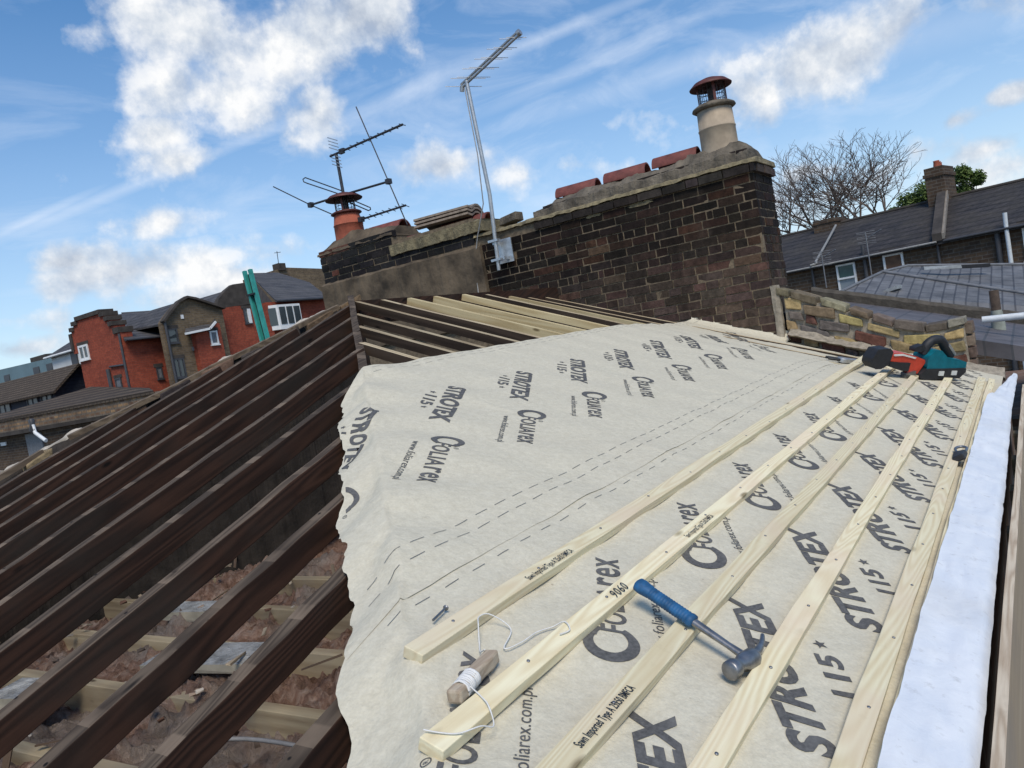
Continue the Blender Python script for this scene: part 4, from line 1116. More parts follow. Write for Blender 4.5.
slab([(210, 266), (405, 280), (402, 348), (340, 340), (222, 300)], -.035, .045, 'grip', m_dark, dr, .010)
slab([(385, 362), (470, 345), (476, 398), (392, 404)], .0, .05, 'nose', m_steel, dr, .004)
slab([(240, 208), (325, 209), (450, 243), (440, 252), (320, 222), (240, 222)], .03, .042, 'side_cover', m_tag, dr, .003)
sw = thing('cordless_saw', tp(730, 400), 'teal cordless saw with black arched handle lying at the right of the red tool', 'power tool')
slab([(545, 240), (600, 190), (660, 195), (740, 258), (850, 272), (930, 298), (935, 342), (850, 352), (700, 348), (640, 362), (556, 332)], -.075, .055, 'housing', m_teal, sw, .014)
slab([(500, 372), (560, 332), (930, 343), (940, 372), (893, 424), (560, 420), (508, 402)], -.08, .06, 'battery', m_dark, sw, .008)
slab([(675, 355), (722, 357), (722, 392), (675, 390)], .058, .066, 'label_plate', m_tag, sw, .002); slab([(797, 358), (846, 360), (846, 394), (797, 392)], .058, .066, 'label_plate', m_tag, sw, .002)
path = smooth([tp(560, 235, -.01), tp(575, 170, -.01), tp(620, 130, -.01), tp(690, 128, -.01), tp(750, 180, -.01), tp(830, 262, -.01)])
MB().tube(path, .032, 10).build('handle', m_dark, sw)
MB().tube([tp(762, 168, .012), tp(842, 243, .012)], .012, 6).build('guard_edge', m_alu, sw)
slab([(440, 172), (515, 150), (545, 188), (505, 208), (442, 203)], -.03, .02, 'front_knob', m_dark, sw, .010)
mb = MB().lathe([(.0001, -.012), (.085, -.012), (.085, -.006), (.0001, -.006)], tp(620, 330, -.08), 28, 0, Mx); mb.build('blade', m_steel, sw)

# ------------------------------------------------------------------ neighbouring roofs on the right
def slate_mat(name, c1, c2, bw, bh, rough, wet=.3):
    m, nt, b = new_mat(name); tc_ = nt.nodes.new('ShaderNodeTexCoord'); mp_ = nt.nodes.new('ShaderNodeMapping')
    lk(nt, tc_.outputs['Object'], mp_.inputs[0])
    br = nt.nodes.new('ShaderNodeTexBrick'); br.inputs['Scale'].default_value = 1; br.inputs['Brick Width'].default_value = bw; br.inputs['Row Height'].default_value = bh
    br.inputs['Mortar Size'].default_value = .009; br.inputs['Color1'].default_value = (*c1, 1); br.inputs['Color2'].default_value = (*c2, 1); br.inputs['Mortar'].default_value = (.06, .06, .064, 1)
    lk(nt, mp_.outputs[0], br.inputs['Vector'])
    n = noise_n(nt, tc_.outputs['Object'], 4, 6, .65); c = mixc(nt, br.outputs['Color'], ramp(nt, n, [(.3, .65), (.7, 1.3)]), 1.0, 'MULTIPLY')
    lk(nt, c, b.inputs['Base Color']); b.inputs['Roughness'].default_value = rough; bump(nt, b, br.outputs['Fac'], -.6, .012); return m
m_nslate = slate_mat('purple_slate', (.115, .105, .11), (.085, .078, .082), .24, .18, .65)
m_leadroof = slate_mat('blue_grey_slate', (.15, .15, .153), (.118, .118, .12), .22, .11, .6)
m_lead = simple('lead_flashing', (.17, .175, .185), .6, .2, .25, 10, .3, .006)
m_dkstone = simple('dark_coping', (.075, .065, .052), .95, 0, .4, 9, .7, .012)
nT = (1.06 - .45)/(3.85 - 1.93)
def nz(y): return -.52 + (y + 1.93)*nT          # the lean-to beyond the parapet falls the same way as ours
ro = [(3.16, -2.1), (5.62, -2.1), (5.62, -6.5), (3.16, -6.5)]
P = [(x, y, nz(y) - .06) for x, y in ro]
tag(MB().prism(P, (0, 0, -.12)).build('slate_roof', m_nslate), 'purple grey slate lean-to roof just beyond the patched parapet', 'roof')
mb = MB(); rows = []
for k in range(40):
    y = -1.85 - 4.6*k/39; z = nz(y) + .03
    rows.append([(5.50, y, z - .3), (5.49, y, z - .005), (5.53, y, z + .03), (5.66, y, z + .025), (5.70, y, z - .3)])
lump(mb, rows, 0, .012)
dw = mb.build('dividing_wall', m_dkstone); tag(dw, 'dark weathered dividing wall between the purple slate lean-to and the blue grey hipped roof', 'wall')
hr = thing('hipped_roof', (6.5, -4, -1.2), 'blue grey hipped slate roof with lead hips beyond the dividing wall', 'roof')
A0 = Vector((7.7, -2.63, -.37)); A1 = Vector((8.3, -7.0, -1.20)); Hb = Vector((5.9, -4.95, -1.30)); Hm = Vector((6.9, -2.42, -.40))
lowL = Vector((5.72, -2.10, -.56)); lowR = Vector((5.72, -6.0, -1.74))
MB().prism([A0, A1, Vector((6.3, -7.0, -1.75)), Hb, Hm], (0, 0, -.06)).build('upper_slope', m_leadroof, hr)
MB().prism([Hm, Hb, lowR, lowL], (0, 0, -.06)).build('lower_slope', m_leadroof, hr)
mb = MB().tube([Hm + Vector((0, 0, .012)), Hb + Vector((0, 0, .012))], .02, 8); mb.tube([lowL + Vector((0, 0, .01)), Hm + Vector((0, 0, .01)), A0 + Vector((0, 0, .01)), A1 + Vector((0, 0, .01))], .018, 8); mb.build('lead_roll', m_lead, hr)
for (x, y, lab_) in [(7.25, -3.35, 0), (7.15, -3.05, 1)]:
    z = -.37 + (y + 2.63)*.19 - (7.7 - x)*.12 + .05
    MB().box((x, y, z), (.05, -.2, -.03), (.05, .02, 0), (0, 0, .02), jit=.004).build('slipped_slate', m_black if lab_ == 0 else m_alu, hr)
MB().box((6.05, -2.62, -.62), (.09, -.02, 0), (0, .07, -.015), (0, 0, .02)).build('roof_vent', m_alu, hr)
vp = MB().lathe([(.038, -.3), (.038, .06), (.05, .06)], (4.5, -3.65, -1.0), 14); vt = thing('vent_pipe', (4.5, -3.65, -1.1), 'short rusty vent pipe with a pale base on the purple slate lean-to', 'pipe')
m_rust = simple('rusty_iron', (.06, .042, .031), .85, .2, .4, 20, .4, .004)
MB().lathe([(.040, -.35), (.040, .235), (.033, .235), (.033, .1)], (4.5, -3.65, -1.0), 16).build('pipe', m_rust, vt); MB().lathe([(.062, -.36), (.055, -.02), (.043, .05)], (4.5, -3.65, -1.0), 16).build('collar', simple('pale_cement', (.26, .28, .24), .95), vt)
m_pvc = simple('grey_white_pvc', (.62, .65, .66), .4, 0, .1, 20, 0)
mb = MB().tube([(3.9, -3.555, -.985), (3.93, -4.6, -1.03)], .030, 14); tag(mb.build('waste_pipe', m_pvc), 'pale plastic waste pipe lying level beside the vent pipe at the right edge', 'pipe')
mb = MB().bx(3.16, 5.66, -6.5, -2.0, -8, -2.4); tag(mb.build('back_addition_walls', m_wallb), 'brick walls under the purple slate lean-to', 'house walls')
mb = MB().bx(5.75, 10, -8.5, -2.1, -8, -2.2); tag(mb.build('back_addition_walls', m_wallb), 'brick walls under the blue grey hipped roof', 'house walls')
# ------------------------------------------------------------------ far buildings
m_tbrick = facade_brick('brown_stock_brick', (.115, .075, .045), (.065, .043, .03), (.12, .10, .08), .46, .15, .02, dirt_amt=.6)
m_tslate = facade_brick('dark_slates', (.056, .051, .052), (.036, .034, .036), (.024, .023, .024), .5, .20, .03, .8, (.085, .074, .058), .55)
m_rbrick = facade_brick('red_brick', (.34, .078, .042), (.26, .056, .032), (.20, .075, .052), .5, .16, .012, dirt=(.10, .03, .022), dirt_amt=.5)
m_sbrick = facade_brick('yellow_brown_brick', (.20, .145, .085), (.12, .085, .05), (.16, .13, .10), .5, .16, .02, dirt_amt=.5)
m_rubble = facade_brick('rubble_brick', (.40, .25, .13), (.15, .085, .055), (.20, .16, .12), .62, .26, .06, dirt=(.05, .035, .028), dirt_amt=.75)
m_gslate = facade_brick('grey_slates', (.095, .092, .096), (.06, .058, .062), (.035, .035, .036), .7, .28, .03, .7, (.15, .14, .13), .5)
m_btile = facade_brick('brown_roof_tiles', (.13, .10, .072), (.095, .073, .055), (.045, .035, .028), .5, .20, .05, .9, (.05, .04, .03), .4)
m_navy = facade_brick('navy_boards', (.022, .027, .042), (.018, .022, .034), (.012, .014, .02), 6, .28, .02, .7, (.04, .045, .06), .3)
m_bluewall = simple('blue_grey_cladding', (.13, .20, .225), .8, 0, .12, .3, 0)
m_whitew = simple('white_render', (.62, .62, .60), .8, 0, .12, .8, 0)
m_wfr = simple('white_frame', (.74, .74, .72), .5, 0, .08, 3, 0)
m_dfr = simple('dark_frame', (.05, .05, .055), .5, 0, .2, 3, 0)
def glass_mat():
    m, nt, b = new_mat('window_glass'); b.inputs['Base Color'].default_value = (.035, .045, .05, 1); b.inputs['Roughness'].default_value = .08
    b.inputs['Specular IOR Level'].default_value = .8; return m
m_glass = glass_mat()
m_cope = simple('dark_coping_brick', (.052, .043, .036), .95, 0, .4, 2, .3, .02)
Yb, Xb = Vector((0, 1, 0)), Vector((1, 0, 0))
def window(parent, quad, back, fr, bars=0, glass=None, fw=.07, name='window'):
    """frame round the opening, pane set back in it, optional glazing bars; back = horizontal vector into the wall"""
    q = [Vector(p) for p in quad]; back = Vector(back).normalized(); out = -back*.06
    c = sum(q, Vector((0, 0, 0)))/4; e = ((q[1]-q[0]) + (q[2]-q[3]))/2; w_ = e.length; e.normalize(); u = Vector((0, 0, 1)); h = (abs((q[0]-q[3]).z) + abs((q[1]-q[2]).z))/2
    mb = MB()
    for s_ in (-1, 1):
        mb.box(c + e*s_*(w_/2 - fw/2) + out*.5, e*fw/2, out, u*h/2); mb.box(c + u*s_*(h/2 - fw/2) + out*.5, e*(w_/2 - fw), out*.96, u*fw/2)
    for k in range(bars): mb.box(c + e*(-w_/2 + w_*(k+1)/(bars+1)) + out*.45, e*fw*.45, out*.9, u*(h/2 - fw))
    mb.box(c - u*(h/2 + .05) + out, e*(w_/2 + .06), out*1.6, u*.045)
    MB().box(c + u*(h/2 + .13) + out*.3, e*(w_/2 + .14), out*.5, u*.12).build('lintel', m_cope, parent)
    f = mb.build(name, fr, parent)
    MB().box(c + out*.2, e*(w_/2 - fw*.5), out*.3, u*(h/2 - fw*.5)).build('pane', glass or m_glass, f); return f
def slabroof(pts, thick=.16): return MB().prism(pts, (0, 0, -thick))
GZ = -8.0
def down(poly, z=GZ): return poly

# right: the brown brick terrace
te = Vector((.2079, .9781, 0)); tn = Vector((.9781, -.2079, 0))
tp0 = Vector((31.86, .075, 0)); EZ, RZ, RD = .67, 2.70, 5.5
def tpt(a, z, d=0): return tp0 + te*a + tn*d + Vector((0, 0, z))
te_len0, te_len1 = -16.0, 9.0
th = thing('terraced_house', tpt(0, GZ), 'long brown brick terrace with a dark slate roof across the right background', 'terrace')
MB().prism([tpt(te_len0, GZ), tpt(te_len1, GZ), tpt(te_len1, EZ - .04), tpt(te_len0, EZ - .04)], tn*9).build('wall', m_tbrick, th)
rf = MB().prism([tpt(te_len0, EZ, -.3), tpt(te_len1, EZ, -.3), tpt(te_len1, RZ, RD), tpt(te_len0, RZ, RD)], (0, 0, -.14)).build('roof', m_tslate, th)
MB().prism([tpt(te_len0, RZ - .02, RD + .05), tpt(te_len1, RZ - .02, RD + .05), tpt(te_len1, EZ, 11), tpt(te_len0, EZ, 11)], (0, 0, -.14)).build('rear_roof', m_tslate, th)
MB().tube([tpt(te_len0, RZ + .03, RD), tpt(te_len1, RZ + .03, RD)], .08, 8).build('ridge_tiles', m_cope, rf)
MB().tube([tpt(te_len0, EZ - .04, -.36), tpt(-1.55, EZ - .04, -.36)], .05, 8).build('gutter', m_dfr, th)
MB().tube([tpt(-1.3, EZ - .03, -.36), tpt(te_len1, EZ - .07, -.36)], .04, 8).build('gutter', simple('pale_gutter', (.30, .29, .27), .6), th)
def tquad(a0, a1, z0, z1): return [tpt(a1, z1), tpt(a0, z1), tpt(a0, z0), tpt(a1, z0)]
m_gpane = simple('green_blind', (.025, .075, .07), .2, 0, .2, 2, 0); m_brd = simple('brown_boarding', (.13, .07, .04), .8, 0, .3, 4, 0)
f_ = window(th, tquad(2.07, 2.89, -.75, .50), tn, m_wfr, 0, m_gpane, .08); MB().box(tpt(2.48, -.12, -.09), te*.36, tn*.05, Vector((0, 0, .04))).build('transom', m_wfr, f_)
MB().box(tpt(2.48, -.43, -.045), te*.35, tn*.01, Vector((0, 0, .26))).build('pane', simple('pale_blind', (.22, .25, .27), .3, 0, .1, 2, 0), f_)
window(th, tquad(.10, .90, -.6, .53), tn, m_wfr, 0, m_brd, .08)
window(th, tquad(-4.75, -4.13, -.7, .55), tn, m_wfr, 0, None, .07)
for (a0, z1, r_) in [(1.62, 1.13, .08), (-1.25, .62, .05), (-3.33, .62, .10), (3.93, .6, .05)]:
    MB().tube([tpt(a0, -6, -.12), tpt(a0, z1, -.12)], r_, 8).build('soil_pipe', m_dfr, th)
MB().tube([tpt(-3.70, -6, -.3), tpt(-3.70, .8, -.3), tpt(-3.72, 1.22, -.32)], .075, 10).build('downpipe', m_pvc, th)
def cbox(mb, a0, a1, d0, d1, z0, z1): mb.box(tpt((a0+a1)/2, (z0+z1)/2, (d0+d1)/2), te*(a1-a0)/2, tn*(d1-d0)/2, Vector((0, 0, (z1-z0)/2)))
c1_ = MB(); cbox(c1_, -.46, .31, 4.7, 6.3, .8, 4.15); cbox(c1_, -.52, .37, 4.64, 6.36, 3.72, 3.88); c1 = c1_.build('chimney', m_tbrick, th)
for k, d_ in enumerate((4.95, 5.5, 6.0)): MB().lathe([(.15, 0), (.12, .22), (.14, .27), (.10, .27)], tpt(-.08 + .1*(k-1), 4.15, d_), 12).build('chimney_pot', m_redpot, c1)
MB().prism([tpt(-1.52, EZ, -.35), tpt(-1.52, EZ + .30, -.35), tpt(-.40, RZ + .42, 5.0), tpt(-.40, RZ - .4, 5.0)], te*.36).build('party_parapet', m_cope, rf)
MB().prism([tpt(-1.62, EZ + .05, -.35), tpt(-1.62, EZ + .27, -.35), tpt(-.50, RZ + .32, 4.9), tpt(-.50, RZ + .0, 4.9)], te*.10).build('flashing', simple('pale_flashing', (.22, .19, .155), .8, 0, .2, 3, 0), rf)
c2_ = MB(); cbox(c2_, 4.65, 5.70, 4.7, 6.2, 1.2, 3.02); cbox(c2_, 4.6, 5.75, 4.65, 6.25, 2.82, 2.92); c2_.build('chimney', m_tbrick, th)
MB().tube([tpt(4.37, 2.55, 4.2), tpt(4.1, 1.75, 2.3), tpt(3.75, .85, .0), tpt(3.6, .74, -.3), tpt(3.85, .70, -.4)], .055, 8).build('overflow_pipe', simple('dull_pipe', (.24, .24, .23), .6), rf)
def far_aerial(a, d, z0, z1, label, zz):
    t_ = thing('tv_aerial', tpt(a, z0, d), label, 'aerial')
    MB().tube([tpt(a, z0, d), tpt(a, z1, d)], .026, 6).build('mast', m_lead, t_)
    mb = MB()
    for k in range(zz): mb.tube([tpt(a - .34, z1 - .10*k - .02, d + .1), tpt(a + .34, z1 - .10*k + .05*(k % 2), d - .1)], .013, 4)
    mb.tube([tpt(a - .1, z1 - .25, d), tpt(a - .7, z1 - .05, d - .2)], .02, 4); mb.build('elements', m_lead, t_)
far_aerial(1.2, -.7, -.5, 1.62, 'pale spiky aerial on the terrace wall between its two white windows', 6)
far_aerial(3.15, -.7, -.4, 1.2, 'thin pale aerial at the left end of the terrace, before the overflow pipe', 7)

# left: red and brown brick backs
hA = thing('brick_house', (29, 54, GZ), 'red brick house with stepped dark gable coping, the tallest red front at the left', 'house')
g = [(57.3, GZ), (57.25, 4.6), (57.97, 4.62), (57.97, 6.23), (57.74, 6.23), (57.74, 6.55), (57.29, 6.55), (57.29, 6.95), (56.62, 6.95), (56.62, 7.25), (53.06, 7.25), (53.06, 7.0), (52.5, 7.0), (52.5, 6.6), (52.1, 6.6), (52.1, 6.15), (51.6, 6.15), (51.6, 5.6), (50.9, 5.5), (50.9, GZ)]
wl = MB().prism([(27.14, y, z) for y, z in g], (.9, 0, 0)).build('wall', m_rbrick, hA)
mb = MB(); gt = g[2:-1]
for (y0, z0), (y1, z1) in zip(gt, gt[1:]):
    if abs(z1-z0) < .2 and abs(y1-y0) > .3: mb.bx(27.0, 28.15, min(y0, y1) - .06, max(y0, y1) + .06, min(z0, z1) - .22, max(z0, z1) + .10)
mb.bx(27.02, 28.1, 57.7, 58.05, 4.9, 6.2); mb.build('coping', m_cope, wl)
MB().bx(28.04, 30.46, 50.9, 57.2, GZ, 4.6).build('wall', m_rbrick, hA)
rA = slabroof([(26.95, 50.2, 4.70), (30.62, 50.2, 4.70), (34.4, 60.9, 7.95), (32.2, 60.9, 7.90)]).build('roof', m_gslate, hA)
for quad in ([(29.3, 55.2, 6.27), (30.0, 55.2, 6.27), (29.7, 54.0, 5.92), (29.0, 54.0, 5.92)], [(31.0, 55.3, 6.30), (31.7, 55.3, 6.3), (31.4, 54.1, 5.95), (30.7, 54.1, 5.95)]):
    MB().prism(quad, (0, 0, .06)).build('skylight', m_lead if quad[0][0] < 30 else m_dfr, rA)
window(hA, [(27.14, 57.1, 5.13), (27.14, 55.68, 5.13), (27.14, 55.68, 3.98), (27.14, 57.1, 3.98)], Xb, m_wfr, 1, None, .16)
window(hA, [(27.14, 52.78, 2.06), (27.14, 51.94, 2.06), (27.14, 51.94, 1.30), (27.14, 52.78, 1.30)], Xb, m_dfr, 0, m_lead, .1)
window(hA, [(29.32, 50.9, 2.42), (29.78, 50.9, 2.42), (29.78, 50.9, 1.5), (29.32, 50.9, 1.5)], Yb, m_dfr, 0, m_lead, .07)
mb = MB().tube([(27.05, 50.95, 5.2), (27.05, 50.95, -4)], .09, 8); mb.tube([(27.03, 53.3, -3), (27.03, 53.35, 2.85)], .16, 8); mb.tube([(27.03, 51.0, 2.9), (27.03, 53.0, 3.0)], .08, 6); mb.build('soil_pipe', m_dfr, hA)
mb = MB().tube([(27.0, 50.15, 4.62), (30.6, 50.15, 4.62)], .09, 8); mb.build('gutter', m_dfr, hA)

hS = thing('brick_house', (31.19, 49.26, GZ), 'yellow brown brick gabled house between the two red houses', 'house')
MB().prism([(29.24, 48.91, GZ), (29.24, 48.91, 5.5), (29.29, 48.91, 5.59), (29.88, 48.91, 6.18), (30.73, 48.91, 6.91), (31.52, 48.91, 7.26), (32.22, 48.91, 7.11), (34.61, 48.91, 6.25), (34.61, 48.91, GZ)], (0, .45, 0)).build('wall', m_sbrick, hS)
mb = MB(); rp = [(29.18, 5.52), (29.29, 5.63), (29.88, 6.22), (30.73, 6.96), (31.52, 7.31), (32.24, 7.16), (34.71, 6.27)]
for (a, b_), (c, d) in zip(rp, rp[1:]): mb.beam((a, 48.75, b_ + .08), (c, 48.75, d + .08), .5, .16, (0, 0, 1))
mb.build('coping', m_cope, hS)
slabroof([(29.3, 49.26, 5.5), (31.52, 49.26, 7.11), (31.52, 56.87, 7.11), (29.9, 56.87, 5.9)]).build('roof', m_gslate, hS)
slabroof([(31.54, 49.26, 7.11), (34.71, 49.26, 6.06), (34.71, 56.87, 6.06), (31.54, 56.87, 7.11)]).build('roof', m_gslate, hS)
MB().bx(30.6, 34.61, 49.36, 56.87, GZ, 5.02).build('wall', m_sbrick, hS)
window(hS, [(29.54, 48.91, 5.02), (30.34, 48.91, 5.02), (30.34, 48.91, 3.94), (29.54, 48.91, 3.94)], Yb, m_dfr, 0, None, .1)
window(hS, [(29.55, 48.91, 2.76), (30.43, 48.91, 2.76), (30.43, 48.91, 1.29), (29.55, 48.91, 1.29)], Yb, m_dfr, 1, None, .1)
MB().bx(30.88, 31.1, 48.83, 48.91, 5.7, 6.0).build('vent_cover', m_wfr, hS); MB().bx(31.29, 31.52, 48.83, 48.91, 3.21, 3.49).build('vent_cover', m_lead, hS)
MB().tube([(29.42, 48.74, 5.59), (29.42, 48.74, -3.83)], .10, 8).build('soil_pipe', m_dfr, hS)
bk = MB().prism([(35.0, 63.4, GZ), (35.0, 63.4, 8.35), (41.5, 63.4, 8.3), (41.5, 63.4, GZ)], (0, 5, 0)); bkh = thing('brick_house', (38, 65, GZ), 'flat topped dark roofed house just showing behind the gabled houses', 'house')
bk.build('wall', m_sbrick, bkh); slabroof([(34.8, 61.0, 7.3), (41.6, 61.0, 7.3), (41.6, 63.6, 8.42), (34.8, 63.6, 8.42)]).build('roof', m_gslate, bkh)

hR = thing('brick_house', (32.5, 49, GZ), 'small red brick wing with a white gutter and one white window below a slate roof', 'house')
MB().prism([(31.46, 48.38, GZ), (31.46, 48.38, 4.45), (33.12, 48.38, 4.85), (33.75, 48.38, 5.1), (33.75, 48.38, GZ)], (0, .7, 0)).build('wall', m_rbrick, hR)
MB().prism([(30.3, 47.9, 4.50), (32.4, 47.9, 4.72), (33.0, 47.9, 5.20), (39.0, 55.3, 7.8), (36.3, 55.3, 7.75)], (0, .02, -.15)).build('roof', m_gslate, hR)
mb = MB().beam((30.25, 47.8, 4.52), (32.4, 47.8, 4.74), .1, .16); mb.beam((32.4, 47.8, 4.74), (33.0, 47.8, 5.22), .1, .16); mb.build('gutter', m_wfr, hR)
window(hR, [(32.68, 48.38, 4.52), (33.36, 48.38, 4.52), (33.36, 48.38, 3.46), (32.68, 48.38, 3.46)], Yb, m_wfr, 0, m_lead, .12)

hB = thing('brick_house', (37, 51, GZ), 'red brick house with a dark rounded gable top behind the teal posts', 'house')
MB().prism([(34.3, 49.63, GZ), (34.6, 49.63, 6.5), (39.9, 49.63, 6.5), (39.9, 49.63, GZ)], (0, 6, 0)).build('wall', m_rbrick, hB)
MB().prism([(34.6, 49.62, 6.4), (35.03, 49.62, 7.18), (35.81, 49.62, 7.85), (36.58, 49.62, 8.3), (37.67, 49.62, 8.40), (38.4, 49.62, 8.2), (38.9, 49.62, 6.9), (38.3, 49.62, 6.6)], (0, .5, 0)).build('gable_top', m_cope, hB)
slabroof([(34.6, 50.1, 6.5), (37.2, 50.1, 8.1), (37.2, 56, 8.1), (34.6, 56, 6.5)]).build('roof', m_gslate, hB)
slabroof([(37.22, 50.1, 8.1), (39.5, 50.1, 6.6), (39.5, 56, 6.6), (37.22, 56, 8.1)]).build('roof', m_gslate, hB)
window(hB, [(37.1, 49.63, 6.25), (37.75, 49.63, 6.25), (37.75, 49.63, 5.0), (37.1, 49.63, 5.0)], Yb, m_dfr, 0, None, .1); MB().bx(37.45, 37.75, 49.5, 49.62, 5.0, 6.2).build('window', m_wfr, hB)
hC = thing('brick_house', (43, 52, GZ), 'red brick house with a white bay window under a wide grey slate roof', 'house')
MB().prism([(39.95, 50.13, GZ), (39.95, 50.13, 6.72), (49.0, 50.13, 6.72), (49.0, 50.13, GZ)], (0, 9, 0)).build('wall', m_rbrick, hC)
slabroof([(40.5, 49.4, 6.75), (46.6, 49.4, 6.75), (50.6, 56.0, 9.3), (51.2, 61.2, 11.3), (47.5, 61.2, 11.3)]).build('roof', m_gslate, hC)
MB().prism([(40.5, 49.7, 6.4), (47.5, 61.1, 11.1), (45.5, 61.1, 6.4)], (.1, 0, -.1)).build('side_gable', m_cope, hC)
MB().tube([(40.4, 49.3, 6.68), (46.7, 49.3, 6.68)], .12, 8).build('gutter', m_dfr, hC)
by_ = MB(); by_.prism([(38.7, 50.13, 4.2), (40.4, 49.3, 4.2), (42.9, 49.3, 4.2), (43.6, 50.13, 4.2)], (0, 0, 2.15)); bay = by_.build('bay', m_wfr, hC)
dq = Vector((40.4-38.7, 49.3-50.13, 0)); 
for k in range(2):
    a_ = Vector((38.7, 50.13, 0)) + dq*(.06 + .47*k); b2 = Vector((38.7, 50.13, 0)) + dq*(.06 + .47*k + .38); nn_ = Vector((dq.y, -dq.x, 0)).normalized()
    MB().prism([a_ + Vector((0, 0, 4.6)), b2 + Vector((0, 0, 4.6)), b2 + Vector((0, 0, 6.1)), a_ + Vector((0, 0, 6.1))], nn_*.04 if nn_.y < 0 else -nn_*.04).build('pane', m_glass, bay)
for k in range(3): MB().bx(40.55 + .8*k, 41.18 + .8*k, 49.25, 49.30, 4.65, 6.15).build('pane', m_glass, bay)
hK = thing('brick_house', (56, 65, GZ), 'brown house end with a long roof behind the white bay window house', 'house')
MB().prism([(53.0, 63.4, GZ), (53.0, 63.4, 12.0), (54.0, 63.4, 12.25), (60.5, 63.4, 12.0), (60.5, 63.4, GZ)], (0, 6, 0)).build('wall', m_sbrick, hK); MB().bx(53.2, 54.2, 63.2, 64.2, 11.9, 12.7).build('chimney', m_cope, hK)
mb = MB().tube([(53.6, 63.6, 12.6), (53.7, 63.6, 14.1)], .04, 5); mb.tube([(53.3, 63.6, 13.9), (54.2, 63.6, 14.0)], .03, 4); tag(mb.build('tv_aerial', m_dfr), 'tiny far aerial on the brown house end behind the bay window house', 'aerial')

hW = thing('white_house', (36, 75, GZ), 'white rendered house with dark slate roof left of the stepped red gable', 'house')
MB().bx(34.64, 40, 72.0, 77.5, GZ, 6.3).build('wall', m_whitew, hW)
MB().prism([(34.3, 77.9, 6.25), (34.3, 72.0, 6.3), (38, 72.0, 8.4), (38, 77.2, 8.2)], (0, 0, -.2)).build('roof', m_gslate, hW)
MB().bx(34.5, 34.64, 72.3, 73.4, 4.2, 6.1).build('window', m_dfr, hW); MB().tube([(34.2, 78, 6.15), (34.2, 72, 6.2)], .12, 6).build('gutter', m_wfr, hW)

hN = thing('timber_house', (29, 65, GZ), 'low navy boarded house with a brown tiled roof at the left', 'house')
MB().prism([(25.79, 59.4, GZ), (29.9, 59.4, GZ), (29.9, 59.4, 2.25), (27.8, 59.4, 3.75), (25.79, 59.4, 2.12)], (0, 26, 0)).build('wall', m_navy, hN)
MB().prism([(25.35, 58.6, 1.98), (25.35, 90, 1.98), (27.8, 90, 3.95), (27.8, 58.9, 3.95)], (.06, 0, -.16)).build('roof', m_btile, hN)
MB().prism([(27.82, 58.9, 3.95), (27.82, 90, 3.95), (30.3, 90, 2.1), (30.3, 58.9, 2.1)], (0, 0, -.16)).build('roof', m_btile, hN)
m_dgl = simple('dull_glass', (.06, .065, .07), .3, 0, .3, 1, 0)
for (y0, y1) in [(64.05, 62.2), (61.6, 59.85), (69.3, 67.15), (73.5, 71.5)]: window(hN, [(25.79, y0, 1.9), (25.79, y1, 1.9), (25.79, y1, 1.05), (25.79, y0, 1.05)], Xb, m_dfr, 1, m_dgl, .08)

hH = thing('rubble_house', (22, 48, GZ), 'rubble stone building with a low hipped tile roof in front of the navy house', 'house')
MB().prism([(21.2, 74, GZ), (21.2, 38, GZ), (21.2, 38, .34), (21.2, 74, .42)], (6, 0, 0)).build('wall', m_rubble, hH)
MB().prism([(21.1, 74, .60), (21.1, 38, .42), (25.0, 45.0, .80), (25.6, 53.5, 1.75), (24.2, 56.8, 1.35), (22.6, 60.5, 1.0), (22.4, 74, 1.0)], (0, 0, -.2)).build('roof', m_btile, hH)
hL = thing('lean_to_shed', (16.4, 43, GZ), 'low brick lean-to with a pale door under a flat dark roof at the far left', 'shed')
MB().bx(16.32, 20, 41.2, 60, GZ, -.72).build('wall', m_tbrick, hL); MB().bx(15.7, 20.2, 40.9, 60.2, -.72, -.50).build('roof', m_cope, hL)
dq_ = MB().bx(16.24, 16.32, 41.5, 43.35, -3.0, -.80).build('door', m_lead, hL); 
MB().tube([(15.6, 40.7, -.35), (15.6, 40.6, -.8), (15.6, 39.6, -1.3)], .10, 8).build('downpipe', m_wfr, hL); MB().lathe([(.05, -.5), (.2, -.3), (.12, .05), (.16, .25), (.06, .35)], (15.6, 40.75, -.35), 10).build('rainwater_head', m_dfr, hL)
MB().box((16.25, 46.2, -1.15), (.03, 0, 0), (0, .35, 0), (0, 0, .1)).build('sign', m_wfr, hL)
hU = thing('apartment_block', (95, 210, GZ), 'distant flat topped blue grey block at the far left', 'apartment block')
MB().prism([(92.7, 260, GZ), (92.7, 198.6, GZ), (92.7, 198.6, 15.3), (92.7, 201.8, 16.1), (92.7, 260, 17.3)], (20, 0, 0)).build('wall', m_bluewall, hU)
MB().bx(93, 103, 203.4, 211.8, 15.9, 17.5).build('roof_plant', m_cope, hU)
for y0 in [199.9, 207.1, 224.2, 231.0, 238]: MB().bx(92.5, 92.7, y0, y0 + 3.2, 13.1, 14.8).build('window', m_dfr, hU)

